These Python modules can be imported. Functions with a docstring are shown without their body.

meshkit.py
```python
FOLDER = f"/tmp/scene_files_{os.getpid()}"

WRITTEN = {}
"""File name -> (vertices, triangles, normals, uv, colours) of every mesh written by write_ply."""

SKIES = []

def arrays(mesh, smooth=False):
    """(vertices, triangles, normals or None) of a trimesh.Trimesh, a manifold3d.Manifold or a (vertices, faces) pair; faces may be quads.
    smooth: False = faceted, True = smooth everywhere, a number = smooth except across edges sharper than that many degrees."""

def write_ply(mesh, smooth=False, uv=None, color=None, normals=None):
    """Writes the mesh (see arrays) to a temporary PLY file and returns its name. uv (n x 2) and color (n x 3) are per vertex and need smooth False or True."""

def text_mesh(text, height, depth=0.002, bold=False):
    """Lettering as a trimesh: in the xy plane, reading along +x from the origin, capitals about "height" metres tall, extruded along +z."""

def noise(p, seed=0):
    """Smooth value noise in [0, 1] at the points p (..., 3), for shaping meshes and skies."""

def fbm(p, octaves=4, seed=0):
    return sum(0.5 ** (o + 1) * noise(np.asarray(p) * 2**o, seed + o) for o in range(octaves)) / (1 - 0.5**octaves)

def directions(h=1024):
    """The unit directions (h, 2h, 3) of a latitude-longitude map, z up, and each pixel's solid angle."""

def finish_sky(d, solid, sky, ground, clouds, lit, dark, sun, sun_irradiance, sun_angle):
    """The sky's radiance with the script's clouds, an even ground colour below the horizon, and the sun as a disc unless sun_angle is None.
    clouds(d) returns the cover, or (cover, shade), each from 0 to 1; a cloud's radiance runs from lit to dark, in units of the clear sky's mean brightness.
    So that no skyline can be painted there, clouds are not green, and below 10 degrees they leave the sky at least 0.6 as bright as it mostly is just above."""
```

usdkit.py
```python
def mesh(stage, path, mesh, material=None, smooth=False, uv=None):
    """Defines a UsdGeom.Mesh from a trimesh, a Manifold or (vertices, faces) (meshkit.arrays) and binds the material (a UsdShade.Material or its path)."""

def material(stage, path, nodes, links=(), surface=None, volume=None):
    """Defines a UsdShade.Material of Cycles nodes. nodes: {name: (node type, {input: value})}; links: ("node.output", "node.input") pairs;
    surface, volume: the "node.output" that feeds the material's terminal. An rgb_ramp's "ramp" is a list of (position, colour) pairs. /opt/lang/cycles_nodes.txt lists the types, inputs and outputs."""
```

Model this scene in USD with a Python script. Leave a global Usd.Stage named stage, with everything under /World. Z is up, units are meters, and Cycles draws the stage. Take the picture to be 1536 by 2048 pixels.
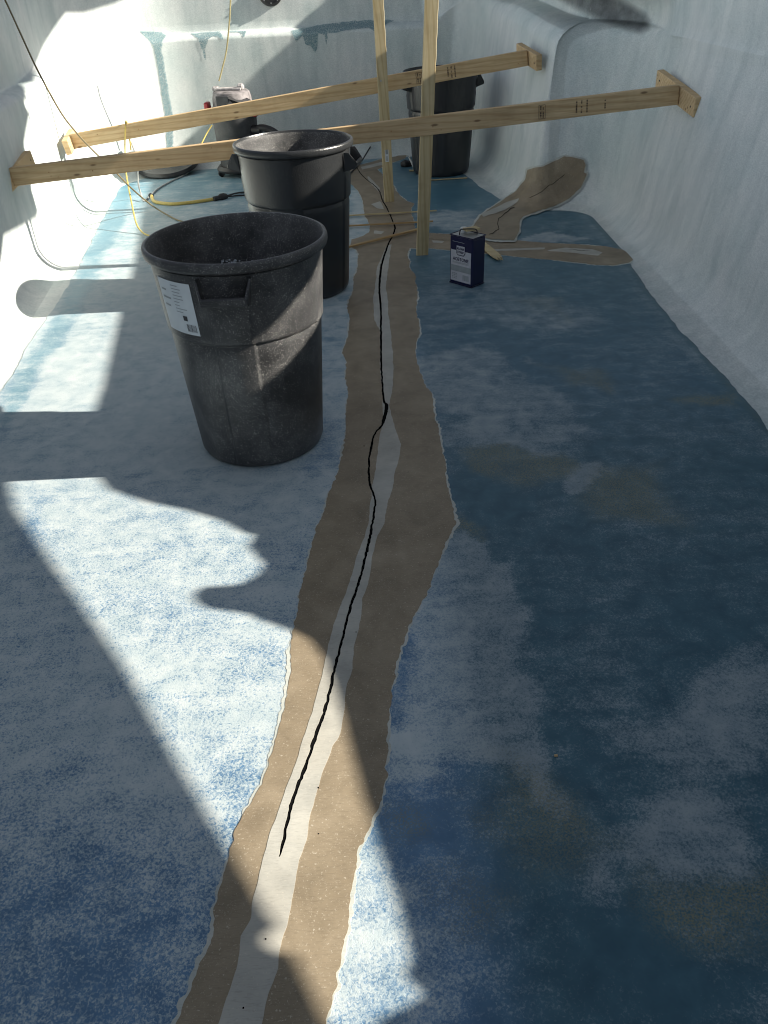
import math, random
import numpy as np, trimesh, shapely
import shapely.geometry as sg
from shapely.ops import unary_union
from scipy.spatial import Delaunay, cKDTree
import usdkit, meshkit
from pxr import Usd, UsdGeom, UsdLux, UsdShade, Gf, Sdf, Vt

stage = Usd.Stage.CreateInMemory()
UsdGeom.SetStageUpAxis(stage, 'Z')
world = UsdGeom.Xform.Define(stage, '/World')
stage.SetDefaultPrim(world.GetPrim())
rng = random.Random(7)

# ------------------------------------------------------------------ camera
CAM = np.array([0, 0, 1.37])
PITCH, ROLL, FPX = 0.6101, -0.0470, 1578.4          # lens given for a picture 1536 wide
fw = np.array([0, math.cos(PITCH), -math.sin(PITCH)])
rt = np.array([1.0, 0, 0]); up = np.cross(rt, fw)
c_, s_ = math.cos(ROLL), math.sin(ROLL)
RT, UP = c_ * rt + s_ * up, -s_ * rt + c_ * up
cam = UsdGeom.Camera.Define(stage, '/World/camera')
cam.AddTransformOp().Set(Gf.Matrix4d(*RT, 0, *UP, 0, *(-fw), 0, *CAM, 1))
cam.CreateHorizontalApertureAttr(36.0); cam.CreateVerticalApertureAttr(48.0)
cam.CreateFocalLengthAttr(36.0 * FPX / 1536)
cam.CreateClippingRangeAttr(Gf.Vec2f(0.05, 500))
cam.CreateExposureAttr(1.36)

# ------------------------------------------------------------------ sky and sun
SUN_EL, SUN_AZ = math.radians(27.6), -0.035          # the sun stands over the right-hand side of the pool
SUN = np.array([math.cos(SUN_EL) * math.cos(SUN_AZ), math.cos(SUN_EL) * math.sin(SUN_AZ), math.sin(SUN_EL)])
SKY_STRENGTH, SUN_INTENSITY = 0.062, 1.2

def M(name, nodes, links, surface='p.BSDF', volume=None):
    return usdkit.material(stage, '/World/Looks/' + name, nodes, links, surface=surface, volume=volume)

sky_mat = M('sky', {'s': ('sky_texture', {'sky_type': 'single_scattering', 'sun_disc': False, 'sun_elevation': SUN_EL, 'sun_rotation': math.atan2(SUN[0], SUN[1]), 'altitude': 100.0}),
                    'h': ('hsv', {'saturation': .45, 'value': .9}),
                    'b': ('background_shader', {'strength': SKY_STRENGTH})}, [('s.color', 'h.color'), ('h.color', 'b.color')], surface='b.background')
sky = UsdLux.DomeLight.Define(stage, '/World/sky')
UsdShade.MaterialBindingAPI.Apply(sky.GetPrim()).Bind(sky_mat)
sky.GetPrim().SetCustomDataByKey('kind', 'structure')
sun = UsdLux.DistantLight.Define(stage, '/World/sun')
sun.CreateNormalizeAttr(True); sun.CreateIntensityAttr(SUN_INTENSITY); sun.CreateAngleAttr(0.53)
sun.CreateColorAttr(Gf.Vec3f(1.0, 0.93, 0.82))
sx = np.cross([0, 0, 1.0], SUN); sx /= np.linalg.norm(sx); sy = np.cross(SUN, sx)
sun.AddTransformOp().Set(Gf.Matrix4d(*sx, 0, *sy, 0, *SUN, 0, 0, 0, 6, 1))

# ------------------------------------------------------------------ helpers
USED = {}
def numbered(parent, name):
    k = USED.get((parent, name), -1) + 1
    USED[(parent, name)] = k
    return f'{parent}/{name}' + (f'_{k:03d}' if k else '')
def tag(o, label=None, cat=None, group=None, kind=None):
    p = o.GetPrim() if hasattr(o, 'GetPrim') else o
    for key, val in (('label', label), ('category', cat), ('group', group), ('kind', kind)):
        if val: p.SetCustomDataByKey(key, val)
    return o
def path_of(parent): return '/World' if parent is None else str(parent.GetPath())
def obj(name, mesh, mat, parent=None, smooth=35, label=None, cat=None, group=None, kind=None, uv=None):
    m = usdkit.mesh(stage, numbered(path_of(parent), name), mesh, mat, smooth=smooth)
    return tag(m, label, cat, group, kind)
def thing(name, label, cat, loc=(0, 0, 0), rotz=0, group=None, kind=None, matrix=None):
    x = UsdGeom.Xform.Define(stage, numbered('/World', name))
    if matrix is not None: x.AddTransformOp().Set(Gf.Matrix4d(*[float(v) for v in np.asarray(matrix).T.ravel()]))
    else:
        x.AddTranslateOp().Set(Gf.Vec3d(*map(float, loc)))
        if rotz: x.AddRotateZOp().Set(math.degrees(rotz))
    return tag(x, label, cat, group, kind)
def dup(root, name, loc, rotz, label, cat, group):
    x = thing(name, label, cat, loc, rotz, group)
    x.GetPrim().GetReferences().AddInternalReference(root.GetPath()); 
    return x
cat_mesh = trimesh.util.concatenate
def box(sx_, sy_, sz_, c=(0, 0, 0), bev=0.0):
    """box with chamfered edges: hull of inset boxes"""
    if bev <= 0:
        b = trimesh.creation.box((sx_, sy_, sz_)); b.apply_translation(c); return b
    P = []
    for k in range(3):
        e = np.array([sx_, sy_, sz_]) / 2 - bev; e[k] += bev
        P += [(a * e[0], b * e[1], d * e[2]) for a in (-1, 1) for b in (-1, 1) for d in (-1, 1)]
    h = trimesh.convex.convex_hull(np.array(P)); h.apply_translation(c); return h
def cyl(r, h, c=(0, 0, 0), n=24, axis=None):
    m = trimesh.creation.cylinder(radius=r, height=h, sections=n)
    if axis is not None: m.apply_transform(trimesh.geometry.align_vectors([0, 0, 1], axis))
    m.apply_translation(c); return m
def spline(pts, step=0.02):
    p = np.array(pts, float); q = np.vstack([2 * p[0] - p[1], p, 2 * p[-1] - p[-2]]); out = []
    for i in range(1, len(q) - 2):
        n = max(2, int(np.linalg.norm(q[i + 1] - q[i]) / step))
        for t in np.arange(n) / n:
            a, b, c, d = q[i - 1], q[i], q[i + 1], q[i + 2]
            out.append(.5 * (2 * b + (c - a) * t + (2 * a - 5 * b + 4 * c - d) * t * t + (3 * b - a - 3 * c + d) * t ** 3))
    return np.array(out + [p[-1]])
def tube(pts, r, n=8, step=0.02, smooth_line=True):
    p = spline(pts, step) if smooth_line else np.array(pts, float)
    t = np.gradient(p, axis=0); t /= np.linalg.norm(t, axis=1)[:, None]
    ref = np.array([0, 0, 1.0]) if abs(t[0][2]) < .9 else np.array([1.0, 0, 0])
    V = []; u = np.cross(t[0], ref); u /= np.linalg.norm(u)
    rr = np.broadcast_to(r, len(p)) if np.ndim(r) == 0 else np.interp(np.linspace(0, 1, len(p)), np.linspace(0, 1, len(r)), r)
    for k in range(len(p)):
        u = u - t[k] * (u @ t[k]); u /= np.linalg.norm(u); w = np.cross(t[k], u)
        a = np.arange(n) / n * 2 * np.pi
        V.append(p[k] + rr[k] * (np.cos(a)[:, None] * u + np.sin(a)[:, None] * w))
    V = np.array(V); k = len(V); i = np.arange(n); j = (i + 1) % n
    F = [np.stack([a * n + i, a * n + j, (a + 1) * n + j, (a + 1) * n + i], 1) for a in range(k - 1)]
    F = np.vstack(F); F = np.vstack([F[:, [0, 1, 2]], F[:, [0, 2, 3]]])
    V = V.reshape(-1, 3); c0, c1 = len(V), len(V) + 1
    V = np.vstack([V, p[:1], p[-1:]])
    F = np.vstack([F, np.stack([np.full(n, c0), j, i], 1), np.stack([np.full(n, c1), (k - 1) * n + i, (k - 1) * n + j], 1)])
    return trimesh.Trimesh(V, F, process=False)
def lathe(prof, n=48):
    """prof: list of (r, z); revolved about z"""
    pr = np.array(prof, float); a = np.arange(n) / n * 2 * np.pi
    V = np.stack([pr[:, None, 0] * np.cos(a), pr[:, None, 0] * np.sin(a), np.repeat(pr[:, 1:2], n, 1)], -1)
    i = np.arange(n); j = (i + 1) % n
    F = np.vstack([np.stack([k * n + i, k * n + j, (k + 1) * n + j, (k + 1) * n + i], 1) for k in range(len(pr) - 1)])
    return trimesh.Trimesh(V.reshape(-1, 3), np.vstack([F[:, [0, 1, 2]], F[:, [0, 2, 3]]]), process=False)
def poly3(shape, z0, z1):
    """extrude a shapely polygon between two heights"""
    out = []
    for g in getattr(shape, 'geoms', [shape]):
        if g.area < 1e-6: continue
        m = trimesh.creation.extrude_polygon(g, z1 - z0, engine='earcut'); m.apply_translation((0, 0, z0)); out.append(m)
    return cat_mesh(out)

# where a sight line through the measured spot of the survey photograph meets the ground or a plane
def sight(px, py):
    return RT * ((px - 768) / FPX) + UP * (-(py - 1024) / FPX) + fw
def at_z(px, py, z=0.0): d = sight(px, py); return CAM + d * (z - CAM[2]) / d[2]
def at_y(px, py, y): d = sight(px, py); return CAM + d * (y / d[1])
def at_x(px, py, x): d = sight(px, py); return CAM + d * (x / d[0])
def ground_poly(pts): return sg.Polygon([at_z(*p)[:2] for p in pts]).buffer(0)
def jag(shape, amp=0.004, step=0.006, seed=0, freq=45):
    """ragged outline"""
    out = []
    for g in getattr(shape, 'geoms', [shape]):
        r = g.exterior; n = max(8, int(r.length / step))
        p = np.array([r.interpolate(k / n, normalized=True).coords[0] for k in range(n)])
        t = np.roll(p, -1, 0) - np.roll(p, 1, 0); t /= np.linalg.norm(t, axis=1)[:, None] + 1e-9
        q = np.column_stack([p, np.zeros(n)])
        d = (meshkit.fbm(q * freq, 3, seed) - .5) * 2 * amp + (meshkit.noise(q * 9, seed + 9) - .5) * 2.2 * amp
        out.append(sg.Polygon(p + d[:, None] * np.stack([t[:, 1], -t[:, 0]], 1)).buffer(0))
    return unary_union(out)

# ------------------------------------------------------------------ materials
def noise(scale, detail=3, rough=.55, dist=0.0): return ('noise_texture', {'scale': scale, 'detail': detail, 'roughness': rough, 'distortion': dist})
def simple(name, color, rough=.6, var=.12, scale=30, bump=.15, spec=.5, metallic=0.0, dist=.004):
    dark = tuple(c * (1 - var) for c in color); light = tuple(min(1, c * (1 + var)) for c in color)
    return M(name, {'g': ('texture_coordinate', {}), 'n': noise(scale, 5), 'r': ('rgb_ramp', {'ramp': [(.3, dark), (.7, light)]}),
                    'b': ('bump', {'strength': bump, 'distance': dist}),
                    'p': ('principled_bsdf', {'roughness': rough, 'specular_ior_level': spec, 'metallic': metallic})},
             [('g.object', 'n.vector'), ('n.fac', 'r.fac'), ('r.color', 'p.base_color'), ('n.fac', 'b.height'), ('b.normal', 'p.normal')])

def floor_material():
    n = {'g': ('geometry', {}), 'mp': ('mapping', {'scale': (1, 1, 1)}),
         'chalk': ('attribute', {'attribute': 'chalk'}), 'teal': ('attribute', {'attribute': 'teal'}), 'olive': ('attribute', {'attribute': 'olive'}), 'speck': ('attribute', {'attribute': 'speck'}),
         'fine': noise(210, 1.5, .5, .8), 'fine2': noise(260, 2, .6), 'mid': noise(14, 5, .62, .4), 'big': noise(2.6, 4, .6, .6), 'smear': noise(5, 6, .65, .3), 'smp': ('mapping', {'scale': (1, 4.5, 1)}),
         'a1': ('math', {'math_type': 'subtract', 'value2': .5}), 'a2': ('math', {'math_type': 'multiply'}), 'sp2': ('math', {'math_type': 'multiply_add', 'value2': 2.6, 'value3': .35}),
         'b1': ('math', {'math_type': 'subtract', 'value2': .5}), 'b2': ('math', {'math_type': 'multiply', 'value2': .5}),
         'c1': ('math', {'math_type': 'subtract', 'value2': .5}), 'c2': ('math', {'math_type': 'multiply', 'value2': .65}),
         's1': ('math', {'math_type': 'subtract', 'value2': .5}), 's2': ('math', {'math_type': 'multiply', 'value2': .7}),
         't1': ('math', {'math_type': 'add'}), 't2': ('math', {'math_type': 'add'}), 't3': ('math', {'math_type': 'add'}), 't4': ('math', {'math_type': 'add'}),
         'm': ('map_range', {'range_type': 'smoothstep', 'from_min': .16, 'from_max': .84, 'clamp': True}),
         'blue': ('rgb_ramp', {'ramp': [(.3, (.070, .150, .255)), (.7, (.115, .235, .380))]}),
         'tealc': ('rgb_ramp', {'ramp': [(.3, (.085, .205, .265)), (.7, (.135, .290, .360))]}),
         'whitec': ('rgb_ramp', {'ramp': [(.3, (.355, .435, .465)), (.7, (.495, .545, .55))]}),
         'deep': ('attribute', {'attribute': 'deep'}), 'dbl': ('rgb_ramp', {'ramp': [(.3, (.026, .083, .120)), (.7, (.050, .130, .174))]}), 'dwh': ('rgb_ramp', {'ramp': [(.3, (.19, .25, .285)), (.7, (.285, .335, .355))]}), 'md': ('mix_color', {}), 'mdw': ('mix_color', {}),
         'mt': ('mix_color', {}), 'mw': ('mix_color', {}), 'mo': ('mix_color', {'b': (.20, .195, .115)}), 'of': ('math', {'math_type': 'multiply'}), 'omid': ('map_range', {'from_min': .35, 'from_max': .65, 'clamp': True, 'range_type': 'smoothstep'}),
         'bump': ('bump', {'strength': .35, 'distance': .0018}),
         'ro': ('map_range', {'from_min': 0.0, 'from_max': 1.0, 'to_min': .42, 'to_max': .72}),
         'p': ('principled_bsdf', {'specular_ior_level': .35})}
    l = [('g.position', x + '.vector') for x in ('fine', 'fine2', 'mid', 'big')] + [('g.position', 'smp.vector'), ('smp.vector', 'smear.vector'),
         ('fine.fac', 'a1.value1'), ('speck.fac', 'sp2.value1'), ('a1.value', 'a2.value1'), ('sp2.value', 'a2.value2'),
         ('mid.fac', 'b1.value1'), ('b1.value', 'b2.value1'), ('big.fac', 'c1.value1'), ('c1.value', 'c2.value1'), ('smear.fac', 's1.value1'), ('s1.value', 's2.value1'),
         ('a2.value', 't1.value1'), ('b2.value', 't1.value2'), ('t1.value', 't2.value1'), ('c2.value', 't2.value2'), ('t2.value', 't3.value1'), ('chalk.fac', 't3.value2'), ('t3.value', 't4.value1'), ('s2.value', 't4.value2'),
         ('t4.value', 'm.value'), ('mid.fac', 'blue.fac'), ('big.fac', 'tealc.fac'), ('mid.fac', 'whitec.fac'),
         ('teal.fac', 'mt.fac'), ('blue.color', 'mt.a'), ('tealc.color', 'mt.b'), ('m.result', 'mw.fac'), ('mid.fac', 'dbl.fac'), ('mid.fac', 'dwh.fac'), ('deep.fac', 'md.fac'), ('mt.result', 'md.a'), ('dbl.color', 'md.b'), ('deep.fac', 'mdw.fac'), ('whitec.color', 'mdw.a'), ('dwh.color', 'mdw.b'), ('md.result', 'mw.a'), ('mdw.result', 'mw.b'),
         ('fine2.fac', 'omid.value'), ('omid.result', 'of.value1'), ('olive.fac', 'of.value2'), ('of.value', 'mo.fac'), ('mw.result', 'mo.a'), ('mo.result', 'p.base_color'),
         ('m.result', 'ro.value'), ('ro.result', 'p.roughness'), ('fine.fac', 'bump.height'), ('bump.normal', 'p.normal')]
    return M('painted_floor', n, l)
def wall_material():
    n = {'g': ('geometry', {}), 'sm': ('mapping', {'scale': (3.2, 3.2, .8)}), 'n1': noise(3.0, 6, .62, .5), 'n2': noise(1.6, 4, .6, .3), 'n3': noise(170, 2, .6), 'r4': ('rgb_ramp', {'ramp': [(.36, (.86, .875, .88)), (.64, (1.04, 1.04, 1.035))]}), 'm4': ('mix_color', {'blend_type': 'multiply', 'fac': 1.0, 'use_clamp': False}), 'weave': noise(60, 2, .5), 'wm': ('mapping', {'scale': (1, 1, 5)}),
         'r1': ('rgb_ramp', {'ramp': [(.28, (.55, .59, .585)), (.5, (.665, .685, .672)), (.72, (.75, .76, .738))]}),
         'r2': ('rgb_ramp', {'ramp': [(.35, (.82, .89, .885)), (.62, (1, 1, .99))]}),
         'r3': ('rgb_ramp', {'ramp': [(.35, (.88, .89, .895)), (.62, (1.0, 1.0, 1.0))]}),
         'mm': ('mix_color', {'blend_type': 'multiply', 'fac': 1.0}), 'm3': ('mix_color', {'blend_type': 'multiply', 'fac': 1.0}),
         'b': ('bump', {'strength': .18, 'distance': .0015}), 'b2': ('bump', {'strength': .08, 'distance': .010}),
         'p': ('principled_bsdf', {'roughness': .58, 'specular_ior_level': .35})}
    l = [('g.position', 'sm.vector'), ('sm.vector', 'n1.vector'), ('g.position', 'n2.vector'), ('g.position', 'n3.vector'), ('g.position', 'wm.vector'), ('wm.vector', 'weave.vector'),
         ('n1.fac', 'r1.fac'), ('n2.fac', 'r2.fac'), ('weave.fac', 'r3.fac'), ('r1.color', 'mm.a'), ('r2.color', 'mm.b'), ('mm.result', 'm3.a'), ('r3.color', 'm3.b'), ('n3.fac', 'r4.fac'), ('m3.result', 'm4.a'), ('r4.color', 'm4.b'), ('m4.result', 'p.base_color'),
         ('n1.fac', 'b2.height'), ('b2.normal', 'b.normal'), ('n3.fac', 'b.height'), ('b.normal', 'p.normal')]
    return M('gelcoat_wall', n, l)
def laminate_material(name, dark, mid, light, fleck=.35, rough=.5):
    n = {'g': ('geometry', {}), 'n1': noise(9, 6, .62, .4), 'n2': noise(2.2, 4, .6, .5), 'n3': noise(190, 2, .55, .3), 'sm': ('mapping', {'scale': (1, 6, 1), 'rotation': (0, 0, .5)}), 'n4': noise(26, 4, .6), 'n5': noise(75, 4, .65, .3), 'r5': ('rgb_ramp', {'ramp': [(.3, (.82, .81, .80)), (.5, (1, 1, 1)), (.72, (1.0, .985, .96))]}), 'm5': ('mix_color', {'blend_type': 'multiply', 'fac': 1.0}), 'n6': noise(340, 1, .5, .6), 'fl2': ('map_range', {'range_type': 'smoothstep', 'from_min': .62, 'from_max': .74, 'to_max': fleck * .6, 'clamp': True}), 'mf2': ('mix_color', {'b': (.60, .54, .44)}),
         'r': ('rgb_ramp', {'ramp': [(.3, dark), (.5, mid), (.72, light)]}), 'r2': ('rgb_ramp', {'ramp': [(.35, (.80, .78, .76)), (.65, (1, 1, 1))]}), 'mm': ('mix_color', {'blend_type': 'multiply', 'fac': 1.0}),
         'fl': ('map_range', {'range_type': 'smoothstep', 'from_min': .64, 'from_max': .72, 'to_max': fleck, 'clamp': True}), 'mf': ('mix_color', {'b': (.72, .66, .55)}),
         'b': ('bump', {'strength': .3, 'distance': .002}), 'p': ('principled_bsdf', {'roughness': rough, 'specular_ior_level': .35})}
    l = [('g.position', 'n1.vector'), ('g.position', 'n2.vector'), ('g.position', 'n3.vector'), ('g.position', 'sm.vector'), ('sm.vector', 'n4.vector'), ('n1.fac', 'r.fac'), ('n2.fac', 'r2.fac'), ('r.color', 'mm.a'), ('r2.color', 'mm.b'),
         ('n3.fac', 'fl.value'), ('fl.result', 'mf.fac'), ('sm.vector', 'n5.vector'), ('n5.fac', 'r5.fac'), ('mm.result', 'm5.a'), ('r5.color', 'm5.b'), ('g.position', 'n6.vector'), ('n6.fac', 'fl2.value'), ('fl2.result', 'mf2.fac'), ('m5.result', 'mf2.a'), ('mf2.result', 'mf.a'), ('mf.result', 'p.base_color'), ('n4.fac', 'b.height'), ('b.normal', 'p.normal')]
    return M(name, n, l)
def wood_material(name, dark, light, seed, knots=True):
    n = {'g': ('texture_coordinate', {}), 'mp': ('mapping', {'scale': (.9, 13, 13), 'location': (seed * 3.1, seed, seed * 2)}), 'n': noise(2.4, 5, .6, 1.2), 'fm': ('mapping', {'scale': (3, 150, 150)}), 'f': noise(1.5, 3, .6),
         'w': ('wave_texture', {'wave_type': 'bands', 'bands_direction': 'diagonal', 'scale': 1.7, 'distortion': 5.0, 'detail': 3.0, 'detail_scale': 1.2}),
         'gd': noise(3.0, 5, .7), 'gr': ('rgb_ramp', {'ramp': [(.32, (.74, .72, .70)), (.52, (1, 1, 1))]}), 'm9': ('mix_color', {'blend_type': 'multiply', 'fac': .8}), 'r': ('rgb_ramp', {'ramp': [(.2, dark), (.75, light)]}), 'rw': ('rgb_ramp', {'ramp': [(.0, (.80, .72, .62)), (.45, (1, 1, 1))]}), 'mm': ('mix_color', {'blend_type': 'multiply', 'fac': .7}),
         'rf': ('rgb_ramp', {'ramp': [(.3, (.86, .84, .80)), (.65, (1, 1, 1))]}), 'm2': ('mix_color', {'blend_type': 'multiply', 'fac': 1.0}),
         'km': ('mapping', {'scale': (2.2, 7, 7), 'location': (seed * 1.7, seed * .37, .2)}), 'k': ('voronoi_texture', {'scale': 2.3}), 'kr': ('map_range', {'range_type': 'smoothstep', 'from_min': .05, 'from_max': .13, 'to_min': .75 if knots else 0.0, 'to_max': 0.0, 'clamp': True}), 'mk': ('mix_color', {'b': (.12, .06, .025)}),
         'b': ('bump', {'strength': .15, 'distance': .001}), 'p': ('principled_bsdf', {'roughness': .68, 'specular_ior_level': .3})}
    l = [('g.object', 'mp.vector'), ('mp.vector', 'n.vector'), ('mp.vector', 'w.vector'), ('g.object', 'fm.vector'), ('fm.vector', 'f.vector'), ('n.fac', 'r.fac'), ('w.fac', 'rw.fac'), ('r.color', 'mm.a'), ('rw.color', 'mm.b'),
         ('f.fac', 'rf.fac'), ('mm.result', 'm2.a'), ('rf.color', 'm2.b'), ('g.object', 'km.vector'), ('km.vector', 'k.vector'), ('k.distance', 'kr.value'), ('kr.result', 'mk.fac'), ('m2.result', 'mk.a'), ('g.object', 'gd.vector'), ('gd.fac', 'gr.fac'), ('mk.result', 'm9.a'), ('gr.color', 'm9.b'), ('m9.result', 'p.base_color'), ('f.fac', 'b.height'), ('b.normal', 'p.normal')]
    return M(name, n, l)
def dusty_plastic(name, base, dust=.5, rough=.42):
    n = {'g': ('texture_coordinate', {}), 'n1': noise(300, 2, .6), 'n2': noise(6, 5, .68, .2), 'n3': noise(160, 3, .65), 's': ('math', {'math_type': 'multiply_add', 'value2': 1.0}), 'n2s': ('math', {'math_type': 'multiply', 'value2': .13 * dust}), 'dm': ('map_range', {'range_type': 'smoothstep', 'from_min': .80 - .07 * dust, 'from_max': .93 - .07 * dust, 'to_max': .7, 'clamp': True}),
         'film': ('map_range', {'range_type': 'smoothstep', 'from_min': .38, 'from_max': .75, 'to_max': (.05 if dust < 1 else .12) * dust, 'clamp': True}),
         'c0': ('mix_color', {'a': base, 'b': (.35, .35, .34)}), 'c': ('mix_color', {'b': (.56, .54, .50)}), 'ro': ('map_range', {'from_min': 0.0, 'from_max': .5, 'to_min': rough, 'to_max': .8, 'clamp': True}),
         'b': ('bump', {'strength': .55, 'distance': .0022}), 'p': ('principled_bsdf', {'specular_ior_level': .6})}
    l = [('g.object', 'n1.vector'), ('g.object', 'n2.vector'), ('g.object', 'n3.vector'), ('n2.fac', 'n2s.value1'), ('n1.fac', 's.value1'), ('n2s.value', 's.value3'), ('s.value', 'dm.value'), ('n2.fac', 'film.value'), ('film.result', 'c0.fac'), ('c0.result', 'c.a'), ('dm.result', 'c.fac'), ('c.result', 'p.base_color'),
         ('dm.result', 'ro.value'), ('ro.result', 'p.roughness'), ('n3.fac', 'b.height'), ('b.normal', 'p.normal')]
    return M(name, n, l)
def stain_material(name, color, cover):
    """a thin runny film of paint whose edges break up into specks"""
    n = {'g': ('geometry', {}), 'n': noise(150, 2, .6), 'r': ('map_range', {'from_min': cover - .08, 'from_max': cover + .08, 'to_min': .12, 'to_max': .85, 'clamp': True}), 't': ('transparent_bsdf', {}), 'd': ('principled_bsdf', {'base_color': color, 'roughness': .6}), 'm': ('mix_closure', {})}
    return M(name, n, [('g.position', 'n.vector'), ('n.fac', 'r.value'), ('r.result', 'm.fac'), ('t.BSDF', 'm.closure1'), ('d.BSDF', 'm.closure2')], surface='m.closure')

MAT = dict(
    floor=floor_material(), wall=wall_material(),
    sanded=laminate_material('sanded_laminate', (.225, .183, .125), (.285, .233, .16), (.35, .29, .205), .35),
    edge=laminate_material('gelcoat_edge', (.42, .46, .44), (.52, .55, .51), (.62, .63, .58), .1),
    filler=laminate_material('grey_filler', (.38, .38, .345), (.46, .455, .41), (.55, .54, .48), .2),
    crack=simple('crack_dark', (.008, .008, .008), 1.0, spec=0.0, bump=0.0),
    lumber=wood_material('lumber', (.50, .355, .195), (.69, .525, .315), 1), lumber2=wood_material('lumber_pale', (.55, .385, .205), (.72, .55, .325), 4),
    strip=wood_material('wood_strip', (.52, .42, .23), (.68, .575, .36), 7, False), stick=wood_material('wood_stick', (.40, .25, .11), (.58, .42, .22), 9, False),
    endgrain=simple('end_grain', (.36, .20, .09), .8, .3, 60),
    bin=dusty_plastic('bin_plastic', (.019, .020, .021), .6, .28), bin_inside=dusty_plastic('bin_inside', (.022, .022, .023), 1.6, .6),
    bin_dusty=dusty_plastic('bin_plastic_dusty', (.027, .027, .028), 1.6, .40),
    black=simple('black_plastic', (.014, .014, .015), .45), rubber=simple('black_rubber', (.02, .02, .021), .6),
    label=simple('paper_label', (.62, .66, .68), .6, .04), ink=simple('ink', (.05, .05, .055), .7), inkgrey=simple('ink_grey', (.30, .33, .34), .7),
    stamp=simple('stamp_ink', (.10, .065, .04), .8),
    navy=simple('can_navy', (.007, .008, .040), .35, .05), canlabel=simple('can_label', (.52, .52, .56), .5, .05), tin=simple('tin', (.42, .43, .42), .42, .1, metallic=.7),
    cap2=simple('dusty_frame', (.36, .34, .335), .7, .5, 26), cap=simple('white_cap', (.66, .68, .66), .5, .04), yellow=simple('yellow_cord', (.50, .39, .11), .5, .12, 80), yellow2=simple('yellow_cord_dusty', (.40, .34, .17), .6, .15, 80), cord=simple('shade_darkened_cord', (.16, .13, .065), .6, .15, 80),
    palecord=simple('grey_cord', (.42, .42, .40), .6), red=simple('red_plastic', (.38, .03, .035), .45), vac_top=simple('dusty_vac_lid', (.19, .175, .175), .7, .55, 22), vac_body=dusty_plastic('vac_drum', (.035, .036, .038), 1.0, .5),
    screw=simple('screw', (.45, .44, .42), .35, .1, metallic=.9),
    near_blocker_mat=simple('near_blocker_mat', (.14, .11, .08), .95, .3, 9, .5), deck=simple('ground_dirt', (.20, .17, .13), .95, .3, 3, .4), far_blocker_mat=wood_material('far_blocker_wood', (.30, .23, .15), (.42, .34, .24), 12), upper_blocker_mat=simple('blocker', (.16, .20, .24), .5, .1, 12, .3))

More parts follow.
